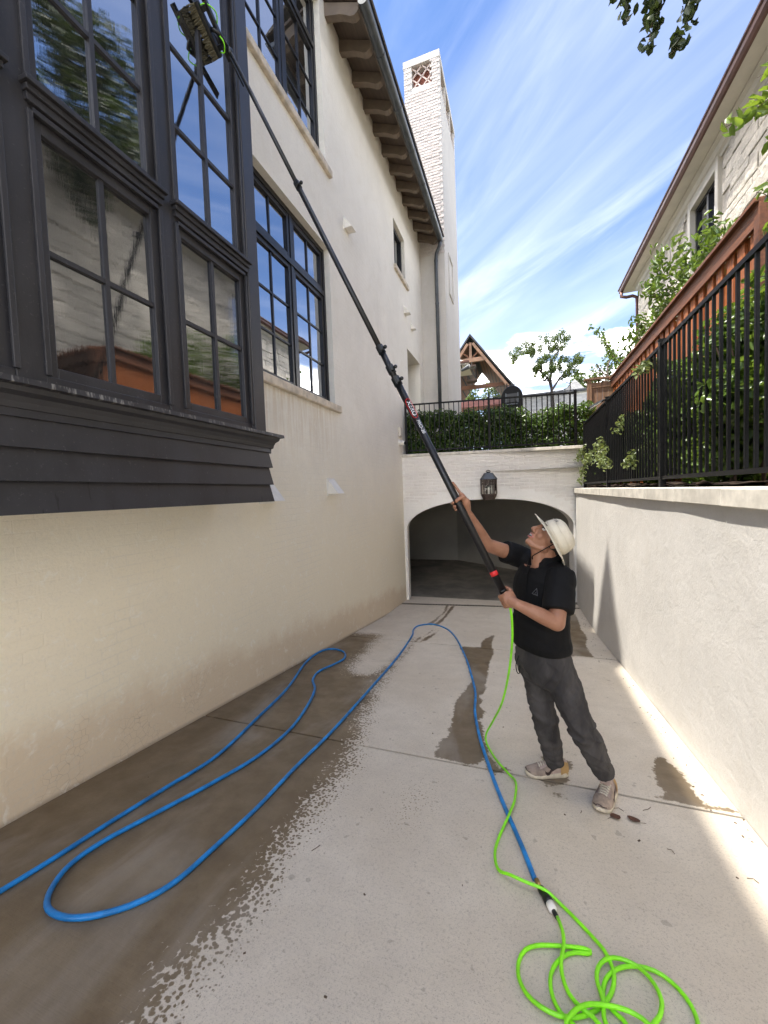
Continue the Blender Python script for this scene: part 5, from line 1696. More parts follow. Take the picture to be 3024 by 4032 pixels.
# security camera and junction box at the corner of the house
sc = thing('security_camera', 'white bullet security camera on the house corner beside the far fence', 'camera', (XL, 8.75, 1.1))
MB().tube([(XL, 8.70, 1.13), (XL + 0.03, 8.70, 1.13)], 0.075, 18).build('mount', 'white_vent', sc, smooth=False)
MB().caps((XL + 0.05, 8.70, 1.12), 0.055, (XL + 0.12, 8.66, 1.105), 0.05).build('body', 'white_vent', sc, smooth=True)
MB().ball((XL + 0.150, 8.645, 1.10), (.03, 0, 0), (0, .042, 0), (0, 0, .042)).build('lens', 'iron_black', sc, smooth=True)
jb = thing('junction_box', 'small beige junction box above the security camera', 'box', (XL, 8.73, 1.35))
MB().box(XL, XL + 0.05, 8.62, 8.80, 1.26, 1.47).build('box', 'cream_paint', jb, bevel=0.01)
MB().box(XL + 0.048, XL + 0.056, 8.64, 8.78, 1.28, 1.45).build('lid', 'cream_paint', jb, bevel=0.003)

# small floodlight on the side fence post
fp = thing('floodlight', 'thin black solar floodlight on a post of the right iron fence', 'light', (1.28, 7.06, 1.25))
MB().obox((1.12, 7.04, 1.26), (0.085, 0, 0.045), (0, 0.07, 0), (-0.005, 0, 0.011)).build('panel', 'zinc', fp)
MB().obox((1.125, 7.04, 1.243), (0.075, 0, 0.040), (0, 0.06, 0), (-0.003, 0, 0.004)).build('lens', 'white_vent', fp)
MB().caps((1.20, 7.05, 1.30), 0.016, (1.28, 7.06, 1.33), 0.016).build('arm', 'iron_black', fp, smooth=True)


# ================================================================== THE PERSON
def remeshed(name, mb, voxel, smooth_it, mat, parent=None, fac=0.5, disp=None):
    """weld overlapping closed shapes into one continuous surface"""
    tmp = bpy.data.objects.new('tmp', mb.mesh('tmp'))
    COL.objects.link(tmp)
    m = tmp.modifiers.new('r', 'REMESH'); m.mode = 'VOXEL'; m.voxel_size = voxel
    s = tmp.modifiers.new('s', 'SMOOTH'); s.iterations = smooth_it; s.factor = fac
    dg = bpy.context.evaluated_depsgraph_get()
    me = bpy.data.meshes.new_from_object(tmp.evaluated_get(dg))
    bpy.data.objects.remove(tmp)
    me.name = name
    me.materials.clear()
    if disp:
        nrm = [v.normal.copy() for v in me.vertices]
        for v, n in zip(me.vertices, nrm):
            v.co += n * disp(v.co)
        me.update()
    return place(name, me, mat, parent, smooth=True)


def ell(c, ax, ay, z, a, b, n=24, p=2.3):
    """superellipse ring around c; a along ax, b along ay"""
    out = []
    for k in range(n):
        t = 2 * math.pi * k / n
        ct, st = math.cos(t), math.sin(t)
        out.append(V((c[0], c[1], z)) + V(ax) * a * math.copysign(abs(ct) ** (2 / p), ct) + V(ay) * b * math.copysign(abs(st) ** (2 / p), st))
    return out


# pole first, the hands close on it
PB, PT = V((-0.085, 2.25, -0.597)), V((-1.929, 2.52, 3.242))
PD = (PT - PB).normalized()
def pole_pt(t): return PB + (PT - PB) * t

M['skin'] = None
t = NT('skin')
n1 = t.noise(14, 4, 0.6); n2 = t.noise(220, 3, 0.6)
c = t.mix(t.ramp(n1, 0.3, 0.7), (0.28, 0.130, 0.074, 1), (0.35, 0.175, 0.105, 1))
M['skin'] = t.out(c, 0.48, t.bump(n2, 0.12, 0.002), spec=0.4)
t.b.inputs['Subsurface Weight'].default_value = 0.12
t.b.inputs['Subsurface Radius'].default_value = (0.012, 0.005, 0.003)
M['shirt'] = simple('shirt', (0.0035, 0.0035, 0.0040, 1), 0.85, 0.3, 10, 0.25, 500, spec=0.25, bdist=0.001)
t = NT('trousers')
n1 = t.noise(5, 5, 0.6, stretch=(1.5, 1.5, .6)); n2 = t.noise(600, 2, 0.5)
pz = t.sep()
c = t.mix(t.ramp(n1, 0.35, 0.7), (0.034, 0.032, 0.032, 1), (0.078, 0.072, 0.069, 1))
M['trousers'] = t.out(c, 0.9, t.bump(n2, 0.3, 0.001), spec=0.2)
M['hat_cloth'] = simple('hat_cloth', (0.58, 0.53, 0.42, 1), 0.9, 0.12, 12, 0.35, 420, spec=0.2, bdist=0.0015)
M['shoe_suede'] = simple('shoe_suede', (0.34, 0.265, 0.21, 1), 0.95, 0.35, 18, 0.3, 200)
M['shoe_mesh'] = simple('shoe_mesh', (0.42, 0.33, 0.285, 1), 0.9, 0.2, 25, 0.3, 300)
M['shoe_dark'] = simple('shoe_dark', (0.045, 0.026, 0.022, 1), 0.7, 0.3, 18, 0.2, 100)
M['shoe_sole'] = simple('shoe_sole', (0.62, 0.55, 0.42, 1), 0.75, 0.25, 20, 0.15, 90)
M['shoe_gum'] = simple('shoe_gum', (0.42, 0.26, 0.10, 1), 0.6, 0.2, 20, 0.1, 90)
M['lace'] = simple('lace', (0.66, 0.60, 0.49, 1), 0.9, 0.2, 30, 0.2, 300)
M['hair'] = simple('hair', (0.012, 0.009, 0.007, 1), 0.6, 0.3, 30, 0.5, 200)
M['eye_white'] = simple('eye_white', (0.75, 0.73, 0.70, 1), 0.2, 0.05, 30, 0.0, 60)
M['iris'] = simple('iris', (0.02, 0.012, 0.008, 1), 0.15, 0.1, 30, 0.0, 60)
M['lip'] = simple('lip', (0.40, 0.14, 0.11, 1), 0.4, 0.1, 40, 0.1, 200)
M['teeth'] = simple('teeth', (0.80, 0.77, 0.70, 1), 0.25, 0.05, 40, 0.0, 60)
M['mouth_dark'] = simple('mouth_dark', (0.03, 0.010, 0.008, 1), 0.6, 0.1, 30, 0.0, 60)

# head frame: forward, up, left
HF = V((-0.665, -0.27, 0.70)).normalized()
HU = V((0.69, 0.10, 0.70)); HU = (HU - HF * HU.dot(HF)).normalized()
HL = HU.cross(HF)
HC = V((0.150, 2.45, -0.292))
def H(f, u, l): return HC + HF * f + HU * u + HL * l

SHL, ELL, WRL = V((0.200, 2.36, -0.485)), V((0.163, 2.215, -0.705)), V((-0.030, 2.195, -0.612))
SHR, ELR, WRR = V((0.000, 2.62, -0.430)), V((-0.200, 2.47, -0.335)), V((-0.300, 2.335, -0.125))
TL, TF = V((0.66, -0.75, 0)), V((-0.75, -0.66, 0))

b = MB()
# torso core (under the shirt) and neck
rings = [ell((0.10, 2.48), TL, TF, z, a, d) for z, a, d in ((-1.02, .14, .09), (-0.85, .14, .095), (-0.62, .15, .095), (-0.50, .14, .085), (-0.45, .10, .07))]
b.loft(rings)
b.caps((0.125, 2.485, -0.46), 0.062, H(-0.045, -0.055, 0), 0.056, 16)
b.caps((0.095, 2.45, -0.45), 0.045, H(0.015, -0.075, 0), 0.040, 14)
b.caps((0.15, 2.50, -0.49), 0.045, SHL, 0.05); b.caps((0.10, 2.50, -0.51), 0.035, SHR + V((0, 0, -.012)), 0.042)
# skull, face, jaw
b.ball(H(-0.012, 0.025, 0), HF * 0.094, HL * 0.074, HU * 0.088, 24, 16)
b.ball(H(0.028, -0.028, 0), HF * 0.062, HL * 0.060, HU * 0.082, 24, 16)
b.caps(H(-0.005, -0.065, 0.048), 0.020, H(0.058, -0.092, 0.018), 0.019)
b.caps(H(-0.005, -0.065, -0.048), 0.020, H(0.058, -0.092, -0.018), 0.019)
b.ball(H(0.072, -0.093, 0), HF * 0.019, HL * 0.024, HU * 0.018)
b.ball(H(0.058, -0.028, 0.036), HF * 0.026, HL * 0.024, HU * 0.026)
b.ball(H(0.058, -0.028, -0.036), HF * 0.026, HL * 0.024, HU * 0.026)
b.caps(H(0.078, 0.036, 0.030), 0.010, H(0.082, 0.034, 0.008), 0.011)
b.caps(H(0.078, 0.036, -0.030), 0.010, H(0.082, 0.034, -0.008), 0.011)
b.caps(H(0.084, 0.022, 0), 0.009, H(0.108, -0.022, 0), 0.0125)
b.ball(H(0.098, -0.029, 0.012), HF * .012, HL * .009, HU * .009); b.ball(H(0.098, -0.029, -0.012), HF * .012, HL * .009, HU * .009)
b.ball(H(0.080, -0.058, 0), HF * .016, HL * .027, HU * .022)
# ears
for s in (1, -1):
    b.ball(H(-0.018, -0.012, 0.078 * s), HF * 0.018, HL * 0.008, (HU * 0.031 - HF * .008))
# arms
b.caps(SHL, 0.052, ELL, 0.043, 16); b.caps(ELL, 0.043, ELL * 0.62 + WRL * 0.38, 0.041, 16); b.caps(ELL * 0.62 + WRL * 0.38, 0.041, WRL, 0.0275, 16)
b.caps(SHR, 0.050, ELR, 0.041, 16); b.caps(ELR, 0.041, ELR * 0.66 + WRR * 0.34, 0.039, 16); b.caps(ELR * 0.66 + WRR * 0.34, 0.039, WRR, 0.0265, 16)


def chain(pts, r0, r1):
    n = len(pts) - 1
    for i in range(n):
        b.caps(pts[i], r0 + (r1 - r0) * i / n, pts[i + 1], r0 + (r1 - r0) * (i + 1) / n, 10)


def around(c, h, ang, rad, s):
    """point on a circle about the pole: h = palm direction, s = offset along the pole"""
    k = PD.cross(h)
    return c + PD * s + (h * math.cos(ang) + k * math.sin(ang)) * rad


# left hand: closed fist round the butt of the pole, back of the hand to the camera
cL = pole_pt(0.0) + PD * 0.004
hL = (WRL - cL); hL = (hL - PD * hL.dot(PD))
hL = (hL.normalized() * 0.75 + V((0.25, -0.75, 0.0)) * 0.75); hL = (hL - PD * hL.dot(PD)).normalized()
palm = cL + hL * 0.034 - PD * 0.012
kL = PD.cross(hL)
b.ball(palm, PD * 0.048, kL * 0.040, hL * 0.021, 18, 12)
b.caps(WRL, 0.027, palm + hL * 0.002 - kL * 0.0 - PD * 0.006, 0.030, 14)
sgn = 1 if kL.x < 0 else -1          # fingers leave the palm away from the wrist
for i, (s, r_, wrap) in enumerate(((0.026, .0098, 3.9), (0.005, .0102, 4.0), (-0.016, .0098, 3.9), (-0.036, .0086, 3.6))):
    pts = [around(cL, hL, sgn * a, 0.034 - 0.003 * min(1, a / 2.0), s - 0.006) for a in (0.35, 0.95, 1.6, 2.3, 3.0, wrap - .2)]
    chain(pts, r_ * 1.08, r_ * 0.86)
pts = [palm + PD * 0.012 - kL * sgn * 0.026, around(cL, hL, -sgn * 1.15, 0.036, 0.030), around(cL, hL, -sgn * 1.9, 0.034, 0.044), around(cL, hL, -sgn * 2.6, 0.033, 0.046)]
chain(pts, .0135, .0100)

# right hand: open grip, palm on the far right of the pole, thumb over the front
cR = pole_pt(0.142)
hR = V((0.80, 0.30, 0.35)); hR = (hR - PD * hR.dot(PD)).normalized()
kR = PD.cross(hR)
if kR.y > 0: kR = -kR                # kR points to the camera side
def aroundR(ang, rad, s): return cR + PD * s + (hR * math.cos(ang) + kR * math.sin(ang)) * rad
palmR = cR + hR * 0.038 - PD * 0.012 - kR * 0.006
b.ball(palmR, PD * 0.046, kR * 0.030, hR * 0.019, 18, 12)
b.caps(WRR, 0.026, palmR - PD * 0.022 + hR * 0.004, 0.026, 14)
for s, r_, wrap in ((0.004, .0098, 3.7), (-0.020, .0096, 3.75), (-0.040, .0086, 3.6)):
    pts = [aroundR(-a, 0.0325, s - 0.010 * (a / 3)) for a in (0.3, 0.9, 1.6, 2.3, 3.0, wrap - .1)]
    chain(pts, r_ * 1.08, r_ * 0.88)
idx = [palmR + PD * 0.030 - kR * 0.004, palmR + PD * 0.062 - hR * 0.004 - kR * .004, palmR + PD * 0.090 - hR * 0.008 - kR * .004, palmR + PD * 0.112 - hR * 0.012 - kR * .004]
chain(idx, .0102, .0085)
thumb = [palmR + kR * 0.016 - PD * 0.004, aroundR(0.75, 0.036, -0.004), aroundR(1.35, 0.034, -0.004), aroundR(1.95, 0.033, -0.010)]
chain(thumb, .0132, .0098)
# shins and ankles inside the trousers keep the figure whole
HIPR, KNR, ANR = V((0.050, 2.555, -1.02)), V((0.108, 2.555, -1.40)), V((0.166, 2.625, -1.705))
HIPL, KNL, ANL = V((0.172, 2.43, -1.02)), V((0.292, 2.395, -1.338)), V((0.413, 2.445, -1.605))
for h_, k_, a_ in ((HIPR, KNR, ANR), (HIPL, KNL, ANL)):
    b.caps(h_, 0.062, k_, 0.045); b.caps(k_, 0.045, a_, 0.032)
person = remeshed('person', b, 0.0042, 3, 'skin')
tag(person, 'person in black shirt and wide cream hat looking up and raising a long pole', 'person')

# ---- face details
for s in (1, -1):
    MB().ball(H(0.0735, 0.013, 0.031 * s), HF * 0.0115, HL * 0.0135, HU * 0.0075, 14, 8).build('eye', 'eye_white', person, smooth=True)
    MB().ball(H(0.0815, 0.0155, 0.0305 * s), HF * 0.0045, HL * 0.0055, HU * 0.0055, 12, 8).build('iris', 'iris', person, smooth=True)
    eb = MB(); eb.tube(catmull([H(0.092, 0.034, 0.010 * s), H(0.0925, 0.041, 0.026 * s), H(0.080, 0.038, 0.046 * s)], .006), [.003] * len(catmull([H(0.092, 0.034, 0.010 * s), H(0.0925, 0.041, 0.026 * s), H(0.080, 0.038, 0.046 * s)], .006)), 6)
    eb.build('eyebrow', 'hair', person)
    lid = MB(); lp = catmull([H(0.083, 0.017, 0.018 * s), H(0.0855, 0.0215, 0.030 * s), H(0.076, 0.017, 0.044 * s)], .005); lid.tube(lp, [.0022] * len(lp), 6); lid.build('eyelid', 'hair', person)
MB().ball(H(0.090, -0.059, 0), HF * 0.007, HL * 0.021, HU * 0.0085, 16, 8).build('mouth', 'mouth_dark', person, smooth=True)
MB().ball(H(0.0935, -0.0560, 0), HF * 0.0052, HL * 0.0165, HU * 0.0045, 16, 8).build('teeth', 'teeth', person, smooth=True)
for z_, u_ in ((-0.0495, 'upper'), (-0.0695, 'lower')):
    lp = catmull([H(0.080, -0.058, 0.026), H(0.0945, z_, 0.012), H(0.098, z_, 0), H(0.0945, z_, -0.012), H(0.080, -0.058, -0.026)], .005)
    MB().tube(lp, [.0036] * len(lp), 6).build('lip', 'lip', person, smooth=True)
hr = MB()
hr.ball(H(-0.030, 0.020, 0), HF * 0.082, HL * 0.0765, HU * 0.084, 20, 14)
for s in (1, -1):
    hr.ball(H(0.010, 0.010, 0.070 * s), HF * 0.012, HL * 0.006, HU * 0.03)
hr.ball(H(-0.068, -0.035, 0), HF * 0.028, HL * 0.052, HU * 0.040)
remeshed('hair', hr, 0.006, 2, 'hair', person)

# ---- hat: domed crown, broad dipping brim, cord
AF = V((-0.425, -0.10, 0.90)).normalized()
AU = V((0.90, 0.02, 0.43)); AU = (AU - AF * AU.dot(AF)).normalized()
AL = AU.cross(AF)
AC = V((0.170, 2.445, -0.292))
def A(f, u, l): return AC + AF * f + AU * u + AL * l
hat = MB()
prof = [(0.102, 0.0), (0.104, 0.016), (0.101, 0.040), (0.094, 0.064), (0.081, 0.082), (0.061, 0.093), (0.035, 0.097), (0.006, 0.098)]
NR = 40
rings = []
for r_, u in prof:
    ring = []
    for k in range(NR):
        a = 2 * math.pi * k / NR
        wob = 1 + 0.030 * noise.noise((3 * math.cos(a), 3 * math.sin(a), u * 22))
        ring.append(A(r_ * math.cos(a) * wob * 1.0, u + 0.004 * noise.noise((5 * math.cos(a), 5 * math.sin(a), 7 + u * 9)), r_ * 0.90 * math.sin(a) * wob))
    rings.append(ring)
hat.loft(rings)
hat_o = hat.build('hat', 'hat_cloth', person, smooth=True)
br_ = MB()
rb = []
for r_, lift in ((0.098, 0.0), (0.125, 0.0), (0.150, 0.0), (0.162, 0.0), (0.171, 0.0), (0.171, -0.004), (0.162, -0.005), (0.150, -0.005), (0.125, -0.005), (0.098, -0.005)):
    ring = []
    for k in range(NR * 2):
        a = math.pi * k / NR
        t_ = (r_ - 0.098) / 0.073
        sag = -0.016 * t_ - 0.004 * t_ * t_ * math.cos(2 * a) + 0.007 * t_ * noise.noise((2 * math.cos(a), 2 * math.sin(a), 1.5))
        ring.append(A(r_ * math.cos(a) * 1.0, lift + sag, r_ * 0.93 * math.sin(a)))
    rb.append(ring)
br_.loft(rb, cap=False)
br_.build('brim', 'hat_cloth', hat_o, smooth=True)
for q in (0.014, 0.05):
    MB().tube([A(0.1068 * math.cos(a) * (1 if q < .03 else .985), q, 0.0962 * math.sin(a) * (1 if q < .03 else .985)) for a in [2 * math.pi * k / 60 for k in range(61)]], 0.0010, 4).build('seam', 'hat_cloth', hat_o)
cord = catmull([(0.176, 2.362, -0.300), (0.169, 2.358, -0.308), (0.110, 2.362, -0.346), (0.060, 2.395, -0.383), (0.056, 2.40, -0.392)], .01)
MB().tube(cord, 0.0030, 6).build('chin_cord', 'iron_black', hat_o)
MB().ball((0.058, 2.425, -0.400), (.007, 0, 0), (0, .007, 0), (0, 0, .012)).build('toggle', 'iron_black', hat_o)
tg = MB(); tg.tube([A(-0.108, 0.0, 0.01), A(-0.120, -0.012, 0.02), A(-0.115, -0.03, 0.02)], .004, 6); tg.build('cord_end', 'iron_black', hat_o)


def text_mesh(name, body, size, extrude=0.0):
    cu = bpy.data.curves.new('txt', 'FONT')
    cu.body = body; cu.size = size; cu.extrude = extrude; cu.align_x = 'CENTER'; cu.align_y = 'CENTER'
    o = bpy.data.objects.new('txt', cu); COL.objects.link(o)
    dg = bpy.context.evaluated_depsgraph_get()
    me = bpy.data.meshes.new_from_object(o.evaluated_get(dg))
    bpy.data.objects.remove(o); bpy.data.curves.remove(cu)
    me.name = name; me.materials.clear()
    return me


# lettering on the front of the crown, wrapped round it
M['print_black'] = simple('print_black', (0.02, 0.02, 0.022, 1), 0.8, 0.1, 30, 0.0, 60)
me = text_mesh('lettering', 've', 0.034)
for v in me.vertices:
    ang = 0.42 - v.co.x / 0.104
    u = 0.058 + v.co.y
    rr = 0.1055 - max(0, u - 0.05) * 0.2
    v.co = A(rr * math.cos(ang), u, rr * 0.92 * math.sin(ang))
place('lettering', me, 'print_black', hat_o)

# ---- shirt
def folds(sc, amp, dirv, off):
    def f(p):
        q = V((p.x * sc, p.y * sc, p.z * sc))
        w1 = noise.noise(q + V((off, 0, 0)))
        w2 = noise.noise(V((p.dot(dirv) * sc * 2.6, (p.x + p.y) * sc * 0.7, p.z * sc * 0.5)) + V((0, off, 3)))
        return amp * (0.5 * w1 + 1.0 * (abs(w2) * 2 - 0.5))
    return f


sh = MB()
rs = [((0.105, 2.485), -0.955, .150, .105), ((0.098, 2.485), -0.940, .182, .130), ((0.092, 2.482), -0.90, .190, .140), ((0.092, 2.48), -0.84, .180, .128), ((0.098, 2.48), -0.72, .176, .122), ((0.105, 2.48), -0.60, .186, .128),
      ((0.112, 2.485), -0.52, .180, .120), ((0.118, 2.49), -0.465, .150, .100), ((0.124, 2.49), -0.43, .095, .082), ((0.126, 2.49), -0.405, .072, .066)]
sh.loft([ell(c_, TL, TF, z_, a_, d_) for c_, z_, a_, d_ in rs])
sh.caps((0.12, 2.50, -0.475), 0.070, SHL + V((-.005, .01, -.012)), 0.074, 16)
sh.caps((0.11, 2.50, -0.475), 0.070, SHR + V((0.02, -.01, -.01)), 0.070, 16)
d1 = (ELL - SHL).normalized(); d2 = (ELR - SHR).normalized()
sh.tube([SHL - d1 * 0.02, SHL + d1 * 0.06, SHL + d1 * 0.14, SHL + d1 * 0.205], [.074, .078, .080, .079], 20)
sh.tube([SHR - d2 * 0.02, SHR + d2 * 0.05, SHR + d2 * 0.10, SHR + d2 * 0.135], [.070, .072, .072, .070], 20)
shirt = remeshed('shirt', sh, 0.0065, 4, 'shirt', person, 0.5, folds(5.5, 0.0055, V((0.5, 0.2, 1)).normalized(), 2.2))
# collar and placket
co_ = MB()
rc_ = []
NC = 30
for rr, z_ in ((.066, -.395), (.070, -.372), (.078, -.378), (.092, -.412), (.096, -.430), (.090, -.428), (.078, -.40)):
    ring = []
    for k in range(NC + 1):
        a = math.radians(28) + math.radians(304) * k / NC
        p = V((0.122, 2.485, z_)) + TF * rr * 1.02 * math.cos(a) + TL * rr * math.sin(a) + V((0, 0, -0.035)) * max(0, math.cos(a)) ** 1 + V((0.012, 0, 0.022)) * max(0, -math.cos(a))
        ring.append(p)
    rc_.append(ring)
co_.loft(rc_, cap=False, close=False)
co_.build('collar', 'shirt', person, smooth=True)
pk_ = MB()
base = V((0.112, 2.485, 0))
for z0, z1, f0, f1 in ((-0.62, -0.55, .129, .127), (-0.55, -0.49, .127, .118), (-0.49, -0.445, .118, .098)):
    p, q = base + TF * (f0 + .004) + V((0, 0, z0)), base + TF * (f1 + .004) + V((0, 0, z1))
    pk_.beam(p, q, 0.026, 0.004, up=TF)
pk_.build('placket', 'shirt', person)
M['logo_grey'] = simple('logo_grey', (0.10, 0.10, 0.11, 1), 0.7, 0.1, 30, 0.0, 60)
# triangular outline emblem on the left breast
best = None
dv = (TF * 0.75 + TL * 0.45).normalized()
em = MB()
def on_shirt(dl, z_):
    dirn = (TF * math.cos(dl) + TL * math.sin(dl)).normalized()
    org = V((0.105, 2.482, z_)) + dirn * 0.5
    ok, loc, nn, _ = shirt.ray_cast(org, -dirn)
    return (loc + dirn * 0.0015) if ok else V((0.105, 2.482, z_)) + dirn * 0.16
tri = [(0.62, -0.560), (0.42, -0.592), (0.66, -0.598), (0.62, -0.560)]
for (a0, z0), (a1, z1) in zip(tri[:-1], tri[1:]):
    em.tube([on_shirt(a0 + (a1 - a0) * k / 4, z0 + (z1 - z0) * k / 4) for k in range(5)], 0.0012, 4)
em.tube([on_shirt(0.60, -0.580), on_shirt(0.53, -0.590), on_shirt(0.62, -0.592)], 0.0010, 4)
em.build('emblem', 'logo_grey', person)

# ---- trousers
tr_ = MB()
tr_.loft([ell(c_, TL, TF, z_, a_, d_) for c_, z_, a_, d_ in (((0.10, 2.485), -0.90, .150, .105), ((0.102, 2.485), -0.97, .172, .124), ((0.108, 2.488), -1.06, .184, .134), ((0.114, 2.49), -1.12, .165, .112), ((0.118, 2.49), -1.15, .13, .08))])
def leg(h_, k_, a_, radii, extra):
    d_a = (k_ - h_); d_b = (a_ - k_)
    pts = [h_, h_ + d_a * .33, h_ + d_a * .66, k_, k_ + d_b * .3, k_ + d_b * .62, k_ + d_b * .86, a_, a_ + d_b.normalized() * extra]
    tr_.tube(catmull(pts, .05), [np.interp(i / (len(catmull(pts, .05)) - 1), np.linspace(0, 1, len(radii)), radii) for i in range(len(catmull(pts, .05)))], 22)
leg(HIPR + V((0.005, -.005, 0)), KNR, ANR, [.092, .088, .080, .073, .070, .065, .060, .058, .058], 0.030)
leg(HIPL + V((0.0, 0.0, 0)), KNL, ANL, [.094, .090, .082, .075, .072, .066, .060, .058, .058], 0.030)
def pant_folds(p):
    f1 = folds(5.0, 0.0075, V((0.9, 0.5, 0.55)).normalized(), 5.0)(p)
    def ridge(q, amp): return amp * (1 - min(1, abs(noise.noise(q)) * 2.2)) ** 3
    kn0 = math.exp(-((p.z + 1.37) / 0.10) ** 2); hp0 = math.exp(-((p.z + 1.10) / 0.09) ** 2)
    f1 += ridge(V((p.x * 7, p.y * 5, p.z * 15 + p.x * 9)), 0.004 + 0.006 * kn0)
    f1 -= ridge(V((p.x * 6 + 3, p.y * 6, p.z * 9 - p.x * 12)), 0.003 + 0.007 * hp0)
    low_ = max(0.0, min(1.0, (-1.50 - p.z) / 0.14))
    f1 += low_ * 0.013 * noise.noise(V((p.x * 7, p.y * 7, p.z * 34)))
    kn = math.exp(-((p.z + 1.37) / 0.07) ** 2)
    f1 += kn * 0.012 * noise.noise(V((p.x * 9 + 4, p.y * 9, p.z * 26 + p.x * 12)))
    hip = math.exp(-((p.z + 1.12) / 0.07) ** 2)
    f1 += hip * 0.012 * noise.noise(V((p.x * 10, p.y * 10, (p.z + p.x * .9) * 24)))
    return f1
trousers = remeshed('trousers', tr_, 0.0055, 14, 'trousers', person, 0.5, pant_folds)
def seam(pts, name='seam'):
    out = []
    for x, z in pts:
        ok, loc, nn, _ = trousers.ray_cast(V((x * 0.55, 1.1, z * 0.55)), (V((x, 2.45, z)) - V((x * 0.55, 1.1, z * 0.55))).normalized())
        if ok: out.append(loc + nn * 0.0008)
    if len(out) > 2:
        MB().tube(out, 0.0017, 5).build(name, 'trousers', trousers)
def lerp_pts(a, b_, n): return [(a[0] + (b_[0] - a[0]) * k / n, a[1] + (b_[1] - a[1]) * k / n) for k in range(n + 1)]
seam(lerp_pts((0.235, -0.99), (0.255, -1.16), 6) + lerp_pts((0.262, -1.19), (0.330, -1.34), 6) + lerp_pts((0.342, -1.37), (0.442, -1.60), 8))
seam(lerp_pts((0.225, -1.00), (0.185, -1.12), 6), 'pocket_edge')
seam(lerp_pts((0.135, -1.28), (0.165, -1.66), 8))
MB().tube(catmull([(-0.028, 2.36, -0.955), (-0.044, 2.345, -1.00), (-0.040, 2.345, -1.045), (-0.028, 2.35, -1.055), (-0.024, 2.355, -1.01)], .01), 0.003, 6).build('drawstring', 'iron_black', trousers)


